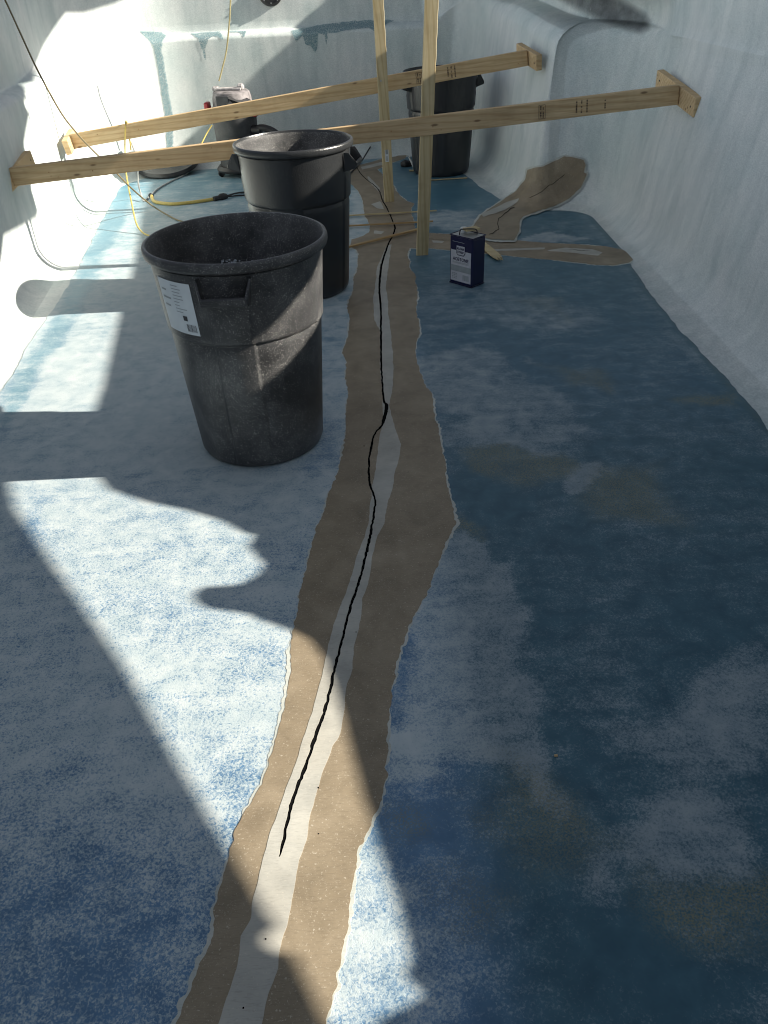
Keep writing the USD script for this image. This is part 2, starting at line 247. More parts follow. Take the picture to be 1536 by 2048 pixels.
# ------------------------------------------------------------------ pool shell
def smooth_poly(pts, step=0.035):
    out = []; n = len(pts)
    for i in range(n):
        a, b, c = [np.array(pts[(i + k) % n][:2], float) for k in (-1, 0, 1)]; r = pts[i][2]
        d1 = (a - b) / np.linalg.norm(a - b); d2 = (c - b) / np.linalg.norm(c - b)
        ang = np.arccos(np.clip(d1 @ d2, -1, 1)); t = r / np.tan(ang / 2)
        p1, p2 = b + d1 * t, b + d2 * t
        ctr = b + (d1 + d2) / np.linalg.norm(d1 + d2) * r / np.sin(ang / 2)
        a1 = np.arctan2(*(p1 - ctr)[::-1]); a2 = np.arctan2(*(p2 - ctr)[::-1]); da = (a2 - a1 + np.pi) % (2 * np.pi) - np.pi
        k = max(3, int(abs(da) / 0.08))
        out += [ctr + r * np.array([np.cos(a1 + da * j / k), np.sin(a1 + da * j / k)]) for j in range(k + 1)]
    out = np.array(out); cl = np.vstack([out, out[:1]])
    d = np.r_[0, np.cumsum(np.linalg.norm(np.diff(cl, axis=0), axis=1))]
    s = np.linspace(0, d[-1], int(d[-1] / step), endpoint=False)
    return np.stack([np.interp(s, d, cl[:, k]) for k in (0, 1)], 1)
PLAN = [(-1.05, -2.4, .5), (-2.19, 7.12, .80), (.87, 7.36, .22), (1.09, 5.42, .08), (1.55, 5.42, .38), (1.52, -2.4, .5)]
plan = smooth_poly(PLAN)
def pool_rings():
    p = plan
    n = np.roll(p, -1, 0) - np.roll(p, 1, 0); n = np.stack([-n[:, 1], n[:, 0]], 1); n /= np.linalg.norm(n, axis=1)[:, None]
    x, y = p.T
    k = np.arange(-30, 31); g = np.exp(-(k / 13.0) ** 2); idx = (np.arange(len(p))[:, None] + k) % len(p)
    ns = (n[idx] * g[None, :, None]).sum(1); ns /= np.linalg.norm(ns, axis=1)[:, None]
    S = lambda v: np.clip(v, 0, 1) ** 2 * (3 - 2 * np.clip(v, 0, 1))
    right = S((x - .5) / .8)
    r = .14 + .06 * right; dr = .17 * right
    zt = 1.36 - right * (1.36 - np.interp(y, [.6, 1.45, 1.9, 2.3, 2.7], [.80, .96, 1.06, 1.28, 1.36]))
    zl = np.minimum(.84 + .115 * np.clip((y - 5.4) / 1.5, 0, 1) * (1 - S((x - .5) / .4)) + S((x - .5) / .4) * (.14 + .04 * S((y - 4.9) / .6) + .09 * S((y - 5.5) / 1.4)), zt - .26)
    g2 = np.exp(-(k / 15.0) ** 2); ps = (p[idx] * (g2 / g2.sum())[None, :, None]).sum(1)
    jog = (S((x - .80) / .15) * S((y - 4.6) / .4))[:, None]
    w = .09 * S((.72 - x) / .25) + .20 * S((x - .80) / .15) * S((y - 4.80) / .5)
    rec = .21 * S((x - .80) / .15) * S((y - 4.85) / .5)
    fil = .05 + .07 * S((x - .80) / .15) * S((y - 4.7) / .5)
    D = (ps - p) * jog + ns * w[:, None]
    R = []
    for a in np.linspace(0, np.pi / 2, 10): R.append((-r + r * np.sin(a), r - r * np.cos(a) - .003))
    for f in (.1, .25, .4, .55, .7, .82, .92): z = r + (zl - fil - r) * f; R.append((dr * (z - r), z))
    base = dr * (zl - fil - r)
    for f, g in ((0, 0), (.25, .04), (.5, .14), (.72, .3), (.88, .52), (.97, .8), (1, 1)): R.append((base, g, 0, zl - fil + fil * f))
    for f, g in ((.3, .18), (.7, .4), (1, 1)): R.append((base, 1, .012 * f, zl + .05 * g))
    for f, g in ((.0, .06), (.0, .10), (.12, .135), (.45, .165), (.85, .185), (1, .215)): R.append((base, 1, .012 - rec * f, zl + g))
    for f in (.25, .5, .75, 1): R.append((base, 1, .012 - rec + dr * f * .4, zl + .215 + (zt - zl - .215) * f))
    top = .012 - rec + dr * .4
    for o, dz in ((.006, .012), (.02, .02), (.22, .02), (.23, .01), (.23, -.06)): R.append((base, 1, top + o, zt + dz))
    R.append((base, 1, top + .20, zt - .07)); R.append((base, 1, top + .20, 0 * zt + .68))
    V = []
    for q in R:
        o, g, e, z = (q[0], 0.0, 0.0, q[1]) if len(q) == 2 else q
        o, g, e, z = (np.broadcast_to(v, x.shape) for v in (o, g, e, z))
        V.append(np.column_stack([p + n * o[:, None] + D * g[:, None] + ns * e[:, None], z]))
    return np.array(V)
rings = pool_rings(); nr, nm, _ = rings.shape
i_ = np.arange(nm); j_ = (i_ + 1) % nm
Fq = np.vstack([np.stack([a * nm + i_, (a + 1) * nm + i_, (a + 1) * nm + j_, a * nm + j_], 1) for a in range(nr - 1)])
shell_v = rings.reshape(-1, 3).copy(); shell_f = np.vstack([Fq[:, [0, 1, 2]], Fq[:, [0, 2, 3]]])
# the moulded shell is never perfectly fair: low, long waves
w_ = meshkit.fbm(shell_v * 1.6, 3, 5) - .5; up_mask = np.clip((shell_v[:, 2] - .1) / .2, 0, 1)
cen = np.array([0, 3.0, 0]); dirs = shell_v - np.column_stack([0 * w_, shell_v[:, 1] * .8 + .6, shell_v[:, 2]]); dirs[:, 2] = 0; dirs /= np.linalg.norm(dirs, axis=1)[:, None] + 1e-9
shell_v += dirs * (w_ * .022 * up_mask)[:, None]
pool_wall = obj('pool_wall', trimesh.Trimesh(shell_v, shell_f, process=False), MAT['wall'], smooth=50, label='white fibreglass pool wall with rounded corners and a ledge', kind='structure')
floor_shape = sg.Polygon(plan).buffer(-.09)
pool_floor = obj('pool_floor', poly3(floor_shape, -.03, 0.0), MAT['wall'], smooth=False, label='flat floor of the empty fibreglass pool', kind='structure')

RV = np.vstack([shell_v, [[-4, -4, 0], [4, -4, 0], [4, 9, 0], [-4, 9, 0]]]); nb = len(shell_v)
RF = np.vstack([shell_f, [[nb, nb + 1, nb + 2], [nb, nb + 2, nb + 3]]])
RF = RF[((RV[RF][:, :, 1].max(1) > 3.3) & (RV[RF][:, :, 2].min(1) < 1.3) & (np.arange(len(RF)) % len(Fq) < 34 * nm)) | (RF[:, 0] >= nb)]
RA, RE1, RE2 = RV[RF[:, 0]], RV[RF[:, 1]] - RV[RF[:, 0]], RV[RF[:, 2]] - RV[RF[:, 0]]
def on_shell(px, py):
    d = sight(px, py); p = np.cross(d, RE2); det = (RE1 * p).sum(1); det = np.where(abs(det) < 1e-12, 1e-12, det)
    tv = CAM - RA; u = (tv * p).sum(1) / det; q = np.cross(tv, RE1); v = (q * d).sum(1) / det; t = (RE2 * q).sum(1) / det
    ok = (u >= -1e-6) & (v >= -1e-6) & (u + v <= 1 + 1e-6) & (t > 1e-3)
    k = np.where(ok, t, 1e9).argmin(); nrm = np.cross(RE1[k], RE2[k]); nrm /= np.linalg.norm(nrm)
    return CAM + d * t[k], (nrm if nrm @ d < 0 else -nrm)
def draped(shape_px, lift, grid=5.0):
    """a thin skin that follows the shell, given by its outline on the survey photograph"""
    P = []
    for g in getattr(shape_px, 'geoms', [shape_px]):
        e = g.exterior; n = int(e.length / 2.5); P += [e.interpolate(k / n, normalized=True).coords[0] for k in range(n)]
    x0, y0, x1, y1 = shape_px.bounds; inner = shape_px.buffer(-1.2)
    gx, gy = np.meshgrid(np.arange(x0, x1, grid), np.arange(y0, y1, grid)); q = np.column_stack([gx.ravel(), gy.ravel()])
    q = q[shapely.contains_xy(inner, q[:, 0], q[:, 1])]; P = np.vstack([np.array(P), q])
    tri = Delaunay(P).simplices; c = P[tri].mean(1); tri = tri[shapely.contains_xy(shape_px, c[:, 0], c[:, 1])]
    H = [on_shell(*p) for p in P]
    V = np.array([h + n * lift for h, n in H])
    a = np.cross(V[tri[:, 1]] - V[tri[:, 0]], V[tri[:, 2]] - V[tri[:, 0]]); flip = (a * (CAM - V[tri[:, 0]])).sum(1) < 0
    tri[flip] = tri[flip][:, ::-1]
    return trimesh.Trimesh(V, tri, process=False)
def px_jag(pts, amp=1.5, seed=0, step=2.0, freq=.12):
    g = sg.Polygon(pts).buffer(0); r = g.exterior; n = int(r.length / step)
    p = np.array([r.interpolate(k / n, normalized=True).coords[0] for k in range(n)])
    t = np.roll(p, -1, 0) - np.roll(p, 1, 0); t /= np.linalg.norm(t, axis=1)[:, None] + 1e-9
    d = (meshkit.fbm(np.column_stack([p * freq, 0 * p[:, 0]]), 3, seed) - .5) * 2 * amp
    return sg.Polygon(p + d[:, None] * np.stack([t[:, 1], -t[:, 0]], 1)).buffer(0)

# ------------------------------------------------------------------ painted floor
paint_px = [(0, 790), (60, 690), (120, 600), (165, 520), (205, 440), (228, 400), (246, 362), (275, 338), (340, 330), (440, 330), (560, 322), (720, 308), (880, 314), (940, 358), (960, 374), (1000, 400), (1060, 425), (1120, 416), (1150, 418), (1178, 424), (1200, 436), (1225, 462), (1245, 500), (1270, 545), (1340, 640), (1400, 700), (1460, 765), (1536, 860)]
pp = [tuple(at_z(*p)[:2]) for p in paint_px]
pp = [(-1.02, -2.0), (-1.42, 1.9)] + pp + [(1.30, 1.9), (1.27, -2.0)]
paint_shape = jag(sg.Polygon(pp).buffer(0), .006, .010, 3, 26).intersection(sg.Polygon(plan).buffer(-.16))
def grid_mesh(shape, z, g=0.025):
    P = []
    for q in getattr(shape, 'geoms', [shape]):
        n = int(q.exterior.length / .012); P += [q.exterior.interpolate(k / n, normalized=True).coords[0] for k in range(n)]
    x0, y0, x1, y1 = shape.bounds; gx, gy = np.meshgrid(np.arange(x0, x1, g), np.arange(y0, y1, g)); q = np.column_stack([gx.ravel(), gy.ravel()])
    q = q[shapely.contains_xy(shape.buffer(-.006), q[:, 0], q[:, 1])]; P = np.vstack([np.array(P), q])
    t = Delaunay(P).simplices; c = P[t].mean(1); t = t[shapely.contains_xy(shape, c[:, 0], c[:, 1])]
    a = P[t]; cr = (a[:, 1, 0] - a[:, 0, 0]) * (a[:, 2, 1] - a[:, 0, 1]) - (a[:, 1, 1] - a[:, 0, 1]) * (a[:, 2, 0] - a[:, 0, 0]); t[cr < 0] = t[cr < 0][:, ::-1]
    return trimesh.Trimesh(np.column_stack([P, np.full(len(P), z)]), t, process=False)
pm = grid_mesh(paint_shape, .003)
painted = obj('blue_paint', pm, MAT['floor'], pool_floor, smooth=False, label='worn blue paint with chalky white patches')
XY = pm.vertices[:, :2]
wob = np.column_stack([meshkit.fbm(np.column_stack([XY * 5, 0 * XY[:, 0]]), 4, 1), meshkit.fbm(np.column_stack([XY * 5, 0 * XY[:, 0] + 9]), 4, 2)]) - .5
def field(pts, soft=.05, wobble=.25):
    s = ground_poly(pts) if len(pts[0]) == 2 and max(p[1] for p in pts) > 20 else sg.Polygon(pts)
    q = shapely.points(XY + wob * wobble)
    d = shapely.distance(q, s) - shapely.distance(q, s.boundary) * shapely.contains(s, q)
    t = np.clip(.5 - d / (2 * soft), 0, 1); return t * t * (3 - 2 * t)
X, Y = XY.T
S01 = lambda v: np.clip(v, 0, 1) ** 2 * (3 - 2 * np.clip(v, 0, 1))
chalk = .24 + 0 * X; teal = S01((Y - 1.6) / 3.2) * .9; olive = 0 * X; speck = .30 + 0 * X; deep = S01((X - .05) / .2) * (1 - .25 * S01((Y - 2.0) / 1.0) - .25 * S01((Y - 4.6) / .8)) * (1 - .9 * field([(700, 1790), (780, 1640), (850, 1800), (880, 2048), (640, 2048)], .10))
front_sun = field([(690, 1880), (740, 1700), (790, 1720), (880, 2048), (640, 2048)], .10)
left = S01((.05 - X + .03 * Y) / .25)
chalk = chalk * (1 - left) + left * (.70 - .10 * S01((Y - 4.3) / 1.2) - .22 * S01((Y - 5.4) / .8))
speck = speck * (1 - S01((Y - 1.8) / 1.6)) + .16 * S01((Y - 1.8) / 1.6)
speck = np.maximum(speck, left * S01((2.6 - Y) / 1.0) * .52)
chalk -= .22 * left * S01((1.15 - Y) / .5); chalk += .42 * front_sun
for pts, dv, soft in [
    ([(885, 1085), (1000, 1090), (1045, 1120), (1062, 1210), (1075, 1350), (1100, 1450), (1140, 1600), (1150, 1660), (1040, 1640), (900, 1560), (790, 1500), (800, 1280), (860, 1170)], .30, .02),
    ([(1270, 1500), (1340, 1420), (1460, 1330), (1536, 1230), (1600, 1400), (1500, 1560), (1380, 1600)], .24, .03),
    ([(1210, 1760), (1330, 1600), (1430, 1640), (1440, 1770), (1300, 1760), (1230, 1860)], .26, .04),
    ([(1100, 925), (1180, 905), (1195, 950), (1160, 972), (1110, 950)], .34, .012),
    ([(960, 700), (1030, 720), (1110, 800), (1190, 870), (1080, 880), (1000, 840), (940, 860), (850, 800), (850, 720)], .24, .03),
    ([(835, 860), (980, 840), (1100, 900), (930, 910), (880, 900)], .2, .03),
    ([(900, 540), (1000, 560), (1200, 620), (1180, 680), (1000, 640), (850, 660), (840, 600)], .14, .06),
    ([(1060, 640), (1120, 650), (1110, 670)], .2, .02), ([(1090, 715), (1110, 735), (1085, 735)], .3, .01),
    ([(840, 425), (940, 420), (985, 440), (940, 462), (850, 460)], .32, .05), ([(1035, 480), (1090, 465), (1185, 482), (1120, 487)], .35, .015), ([(845, 870), (1000, 835), (1180, 880), (1120, 905), (960, 900)], .12, .02),
    ([(700, 380), (724, 400), (730, 440), (700, 470)], .25, .04),
    ([(0, 640), (240, 640), (420, 800), (420, 960), (0, 820)], .08, .1),
    ([(220, 560), (500, 520), (480, 900), (380, 800)], .12, .08)]: chalk += dv * 1.45 * field(pts, soft)
for pts, dv, soft in [
    ([(1220, 1830), (1310, 1820), (1370, 2048), (1240, 2048)], .24, .03), ([(1270, 1290), (1360, 1280), (1350, 1380), (1260, 1370)], .12, .05),
    ([(950, 1450), (1060, 1460), (1030, 1500), (990, 1500)], .22, .012), ([(770, 1620), (870, 1600), (900, 1680), (830, 1760), (770, 1700)], .2, .03),
    ([(880, 860), (1000, 920), (1060, 1000), (940, 1010), (900, 960)], .16, .03), ([(840, 370), (950, 380), (930, 408), (840, 405)], .16, .06),
    ([(1410, 720), (1536, 780), (1536, 870), (1400, 760)], .15, .04), ([(20, 980), (90, 990), (120, 1120), (50, 1140)], .24, .04), ([(170, 1370), (260, 1360), (240, 1400)], .3, .025),
    ([(470, 1620), (540, 1480), (430, 1500), (380, 1600)], .13, .05), ([(560, 1230), (540, 1340), (440, 1320), (470, 1250)], .08, .06), ([(640, 960), (660, 900), (680, 780), (620, 800), (600, 930)], .2, .03),
    ([(260, 1190), (330, 1160), (320, 1260), (240, 1260)], .13, .05), ([(720, 1760), (760, 1780), (770, 1840), (720, 1860)], .22, .05), ([(740, 1940), (800, 1950), (800, 1990), (740, 2000)], .15, .04), ([(0, 1750), (150, 1730), (320, 1900), (300, 2048), (0, 2048)], .16, .1)]: chalk -= dv * field(pts, soft)
band = [(0, 800), (60, 700), (120, 610), (165, 530), (205, 450), (228, 405), (250, 365), (268, 365), (262, 400), (240, 450), (205, 530), (160, 620), (110, 700), (60, 790), (0, 880)]
bf = field(band, .03, .08); chalk -= .34 * bf; teal = np.maximum(teal, bf * .9)
for pts, dv, soft in [([(1180, 920), (1330, 930), (1320, 1040), (1200, 1030)], .75, .06), ([(920, 905), (1080, 900), (1140, 925), (1060, 958), (950, 945)], .8, .03), ([(1000, 1560), (1150, 1600), (1250, 1700), (1200, 1740), (1060, 1700), (950, 1640)], .7, .06),
    ([(1310, 1770), (1536, 1740), (1536, 1890), (1340, 1880)], .8, .05), ([(900, 1020), (980, 1060), (1000, 1085), (900, 1085)], .8, .02), ([(1360, 780), (1470, 770), (1440, 800), (1370, 798)], .8, .02), ([(1100, 740), (1200, 730), (1220, 780), (1110, 770)], .6, .03),
    ([(800, 1600), (880, 1610), (870, 1680), (790, 1690)], .6, .03), ([(1040, 600), (1120, 590), (1110, 640)], .4, .04), ([(870, 1750), (980, 1760), (940, 1920), (870, 1880)], .5, .06)]: olive = np.maximum(olive, dv * field(pts, soft))
bd_ = shapely.distance(shapely.points(XY), paint_shape.exterior); rim_ = (X > .9) * S01((.085 - bd_) / .03)
chalk = chalk + .14 * rim_; teal = np.maximum(teal, .8 * rim_); chalk = chalk - .5 * (X > .9) * S01((.022 - bd_) / .012); olive = np.maximum(olive, .35 * (X > .9) * S01((.022 - bd_) / .012))
chalk = np.clip(chalk, .05, .95)
pv = UsdGeom.PrimvarsAPI(painted)
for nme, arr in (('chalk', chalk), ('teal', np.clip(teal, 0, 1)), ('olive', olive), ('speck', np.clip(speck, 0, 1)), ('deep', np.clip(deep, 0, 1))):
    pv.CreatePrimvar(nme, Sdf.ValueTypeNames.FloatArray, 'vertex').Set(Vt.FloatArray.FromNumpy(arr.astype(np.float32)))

# ------------------------------------------------------------------ sanded strip, filler and crack in the floor
crack_px = [(560, 1715), (567, 1685), (582, 1620), (600, 1565), (620, 1510), (640, 1450), (655, 1405), (670, 1340), (685, 1280), (700, 1220), (720, 1160), (737, 1090), (747, 1035), (750, 1000), (740, 970), (739, 920), (743, 896), (749, 870), (766, 849), (773, 815), (767, 798), (763, 731), (762, 646), (762, 621), (759, 578), (762, 540), (768, 515), (778, 486), (785, 474), (790, 457), (786, 445), (781, 432), (772, 414), (765, 402), (759, 384), (749, 372), (732, 359), (717, 342), (711, 325)]
crack_w = [2, 7, 9, 10, 9, 9, 8, 7, 6, 6, 6, 7, 5, 5, 5, 4, 5, 5, 6, 10, 5, 4.5, 5, 5, 5, 6, 5, 4, 4, 4, 3, 3, 3, 3, 2.5, 2.5, 2.5, 2, 2]
def ribbon(px, w):
    P = np.array([at_z(*p)[:2] for p in px]); mpp = np.array([np.linalg.norm(at_z(a + 1, b)[:2] - at_z(a, b)[:2]) for a, b in px]); W = np.array(w) * mpp / 2 * np.ones(len(px))
    Q = spline(np.column_stack([P, W]), .007); W = Q[:, 2]; P = Q[:, :2]
    nz = meshkit.fbm(np.column_stack([P * 90, 0 * W]), 3, 4) - .5
    P = P + (meshkit.fbm(np.column_stack([P * 25, 0 * W + 3]), 3, 6)[:, None] - .5) * .004 + (np.column_stack([meshkit.noise(np.column_stack([P * 110, 0 * W + k]), 8) for k in (1, 5)]) - .5) * .0032
    t = np.gradient(P, axis=0); t /= np.linalg.norm(t, axis=1)[:, None]; nn = np.stack([-t[:, 1], t[:, 0]], 1); W = np.abs(W * (1 + nz * 1.0) * .70) + .0004
    return unary_union([sg.Polygon([P[k] + nn[k] * W[k], P[k + 1] + nn[k + 1] * W[k + 1], P[k + 1] - nn[k + 1] * W[k + 1], P[k] - nn[k] * W[k]]).buffer(.0002) for k in range(len(P) - 1)])
cracks = unary_union([ribbon(crack_px, crack_w), ribbon([(857, 479), (880, 481), (905, 483), (960, 485)], 1.6), ribbon([(1133, 500), (1150, 501.5), (1165, 502.5), (1180, 504)], [.5, 3.6, 4.2, 1]), ribbon([(764, 850), (768, 835), (771, 822)], [3, 5, 3])])
left_px = [(320, 2150), (352, 2048), (370, 1990), (395, 1930), (422, 1875), (425, 1850), (440, 1800), (447, 1770), (457, 1720), (467, 1670), (490, 1622), (525, 1570), (542, 1515), (557, 1460), (570, 1400), (580, 1340), (580, 1300), (592, 1240), (600, 1180), (612, 1135), (622, 1090), (640, 1050), (653, 1000), (673, 957), (682, 916), (692, 866), (692, 840), (695, 810), (692, 746), (693, 725), (685, 708), (691, 681), (699, 655), (696, 617), (705, 582), (708, 556), (716, 534), (719, 510), (714, 501), (700, 495), (705, 480), (726, 473), (740, 465), (740, 455), (735, 442), (732, 435), (728, 425), (727, 411), (721, 394), (718, 384), (705, 372), (690, 360), (675, 335), (690, 322)]
right_px = [(722, 330), (765, 319), (813, 309), (810, 318), (784, 326), (754, 340), (766, 352), (775, 363), (787, 374), (797, 390), (813, 403), (828, 409), (822, 416), (824, 432), (827, 445), (831, 457), (831, 462), (858, 467), (900, 469), (950, 472), (1028, 482), (1087, 487), (1157, 490), (1209, 494), (1244, 501), (1265, 509), (1267, 518), (1258, 527), (1227, 533), (1192, 532), (1153, 527), (1098, 521), (1035, 515), (1000, 511), (900, 502), (856, 498), (819, 498), (816, 509), (818, 523), (820, 536), (828, 549), (836, 587), (832, 621), (838, 663), (832, 710), (836, 731), (853, 777), (866, 790), (870, 824), (874, 858), (881, 896), (893, 940), (898, 1000), (908, 1050), (900, 1075), (880, 1115), (868, 1150), (850, 1190), (828, 1225), (808, 1270), (790, 1325), (785, 1380), (778, 1450), (776, 1550), (768, 1600), (762, 1620), (740, 1665), (720, 1700), (712, 1740), (705, 1800), (697, 1840), (687, 1910), (672, 1990), (657, 2048), (632, 2150)]
strip_shape = jag(ground_poly(left_px + right_px), .0058, .006, 11, 60)
patch_px = [(930, 470), (948, 455), (960, 435), (993, 412), (1033, 385), (1053, 360), (1058, 340), (1068, 337), (1088, 332), (1113, 320), (1128, 312), (1148, 315), (1168, 320), (1173, 330), (1168, 345), (1175, 347), (1163, 375), (1138, 400), (1108, 415), (1078, 425), (1048, 435), (1040, 445), (1038, 465), (1028, 484), (980, 482)]
edge_shape = strip_shape.buffer(.0075).difference(strip_shape.buffer(-.003))
edge_shape = jag(strip_shape.buffer(.0045), .0062, .005, 21, 75)
obj('pale_edge', poly3(edge_shape.difference(cracks), -.002, .0038), MAT['edge'], pool_floor, smooth=False, label='thin chipped pale edge around the sanded strip')
obj('sanded_strip', poly3(strip_shape.difference(cracks), -.002, .0045), MAT['sanded'], pool_floor, smooth=False, label='long brown sanded strip with a short arm to the right')
fill_left = [(420, 2110), (438, 2048), (460, 1980), (480, 1915), (482, 1875), (500, 1840), (502, 1820), (507, 1795), (515, 1770), (527, 1720), (540, 1675), (555, 1630), (565, 1600), (582, 1560), (592, 1525), (600, 1498), (625, 1425), (642, 1365), (650, 1335), (660, 1280), (675, 1230), (692, 1190), (710, 1125), (725, 1090), (737, 1040), (742, 1000), (752, 940), (757, 890), (766, 850), (766, 800), (761, 731), (758, 660), (748, 640), (747, 600), (750, 570), (755, 535), (762, 520), (772, 495)]
fill_right = [(783, 490), (779, 519), (775, 549), (771, 578), (777, 604), (777, 625), (783, 672), (787, 731), (785, 786), (777, 811), (785, 837), (790, 858), (804, 890), (801, 910), (788, 950), (785, 980), (775, 1010), (770, 1050), (757, 1075), (745, 1120), (737, 1170), (725, 1200), (717, 1260), (707, 1300), (705, 1340), (697, 1370), (692, 1415), (675, 1480), (665, 1495), (645, 1550), (627, 1610), (617, 1650), (612, 1685), (600, 1720), (592, 1770), (582, 1830), (565, 1885), (557, 1940), (540, 1990), (527, 2048), (512, 2110)]
fill_shape = jag(ground_poly(fill_left + fill_right), .003, .006, 31, 30)
more = [[(1095, 503), (1130, 497), (1185, 500), (1205, 507), (1195, 513), (1150, 508)], [(862, 482), (890, 484), (885, 488), (866, 487)], [(765, 325), (722, 335), (725, 340), (768, 330)], [(742, 410), (760, 404), (768, 420), (755, 418)], [(735, 352), (760, 378), (757, 384), (738, 364)], [(985, 500), (1090, 497), (1088, 500), (990, 504)], [(750, 463), (768, 465), (762, 470), (748, 468)]]
fill_shape = unary_union([fill_shape] + [jag(ground_poly(m), .004, .008, 41 + k, 40) for k, m in enumerate(more)])
obj('filler', poly3(fill_shape.difference(cracks), -.002, .0052), MAT['filler'], pool_floor, smooth=False, label='pale grey filler along the crack')
obj('crack', poly3(cracks.buffer(.003), -.001, .0034), MAT['crack'], pool_floor, smooth=False, label='long open crack down the middle')
obj('pale_edge', draped(px_jag(sg.Polygon(patch_px).buffer(3.2).exterior.coords, 2.6, 3), .009, 3.5), MAT['edge'], pool_wall, smooth=True, label='pale chipped edge around the brown patch')
obj('sanded_patch', draped(px_jag(patch_px, 1.2, 5), .012, 3.0), MAT['sanded'], pool_wall, smooth=True, label='brown sanded patch climbing the rounded corner')
obj('filler', draped(px_jag([(964, 432), (990, 420), (1015, 408), (1040, 400), (1036, 408), (1010, 424), (985, 433), (966, 438)], 1.2, 7), .0145), MAT['filler'], pool_wall, smooth=True)
def crack_skin(px, w): return sg.LineString(px).buffer(w / 2)
obj('crack', draped(unary_union([crack_skin([(1060, 398), (1073, 392), (1085, 384), (1089, 379), (1098, 371), (1107, 367), (1115, 360), (1130, 348)], .9), crack_skin([(978, 473), (986, 471), (991, 466), (998, 463), (995, 452), (997, 441), (1004, 437), (1009, 431)], 1.1), crack_skin([(1009, 431), (1016, 427), (1021, 421), (1029, 419)], 1.5)]), .0135, 2), MAT['crack'], pool_wall, smooth=True)
# pits and fibre nibs along the strip
pits = []
for px, py, r in [(712, 1262, 3), (682, 1206, 2), (728, 890, 4), (816, 942, 2), (636, 1573, 3), (531, 1876, 2.5), (486, 2014, 2.5), (637, 1665, 2)]:
    p = at_z(px, py, .0086); pits.append(cyl(r * .0006, .0007, (p[0], p[1], -.0 + (.0056 if py > 1500 and px < 600 else .0049)), 9))
pt = cat_mesh(pits); 
obj('pit', pt, MAT['crack'], pool_floor, smooth=False)
# runs of paint below the ledge of the back wall
drip = stain_material('paint_run', (.16, .27, .30), .47)
for k, pts in enumerate([[(278, 62), (322, 64), (334, 72), (326, 82), (323, 100), (332, 150), (338, 190), (346, 228), (346, 300), (338, 345), (326, 345), (334, 300), (330, 230), (322, 180), (313, 120), (306, 90), (290, 74)],
                         [(382, 68), (440, 62), (447, 80), (430, 72), (416, 78), (410, 100), (411, 120), (404, 100), (396, 78)], [(455, 64), (494, 62), (488, 74), (480, 66)],
                         [(582, 62), (640, 50), (700, 42), (752, 40), (790, 40), (770, 50), (748, 62), (735, 56), (700, 60), (668, 66), (655, 66), (654, 92), (648, 70), (636, 66), (634, 98), (630, 108), (622, 92), (610, 88), (606, 70), (592, 84)]]):
    obj('paint_run', draped(px_jag(pts, 1.6, 60 + k, 2.0, .2), .004), drip, pool_wall, smooth=True, label='bluish run of paint below the ledge of the back wall' if k == 0 else None)

# dark film that paints the shade in the recess of the right-hand ledge
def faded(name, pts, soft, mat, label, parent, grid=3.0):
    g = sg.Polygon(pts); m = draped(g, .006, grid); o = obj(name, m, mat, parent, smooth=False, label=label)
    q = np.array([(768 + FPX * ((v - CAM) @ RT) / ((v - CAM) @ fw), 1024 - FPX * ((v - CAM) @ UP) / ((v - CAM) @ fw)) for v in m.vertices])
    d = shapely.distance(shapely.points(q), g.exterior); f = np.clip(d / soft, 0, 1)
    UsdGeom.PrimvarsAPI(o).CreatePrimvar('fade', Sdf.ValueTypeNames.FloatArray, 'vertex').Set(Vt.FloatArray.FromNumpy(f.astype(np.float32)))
ledge_shade_mat = M('painted_ledge_shade', {'g': ('geometry', {}), 'a': ('attribute', {'attribute': 'fade'}), 'n': noise(12, 5, .65), 'k': ('map_range', {'from_min': .3, 'from_max': .7, 'to_min': .55, 'to_max': 1.0, 'clamp': True}), 'x': ('math', {'math_type': 'multiply'}), 'y': ('math', {'math_type': 'multiply', 'value2': .8}),
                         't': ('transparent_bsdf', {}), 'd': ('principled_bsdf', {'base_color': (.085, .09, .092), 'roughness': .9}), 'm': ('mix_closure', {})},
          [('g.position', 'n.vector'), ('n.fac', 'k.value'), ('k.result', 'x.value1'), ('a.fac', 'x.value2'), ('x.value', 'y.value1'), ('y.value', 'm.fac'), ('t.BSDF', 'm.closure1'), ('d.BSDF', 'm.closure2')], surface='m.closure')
faded('painted_ledge_shade', [(1085, -40), (1105, -4), (1140, 18), (1190, 42), (1245, 64), (1280, 72), (1302, 62), (1306, 44), (1296, 24), (1260, 2), (1225, -16), (1190, -40)], 15, ledge_shade_mat, 'dark film painting shade in the recess of the upper right ledge', pool_wall)

# ------------------------------------------------------------------ ground around the shell
yard = sg.Polygon([(-60, -60), (60, -60), (60, 60), (-60, 60)], [sg.Polygon(plan).buffer(.40).exterior.coords])
obj('ground', poly3(yard, .62, .70), MAT['deck'], smooth=False, label='bare dirt ground around the pool shell', kind='structure')

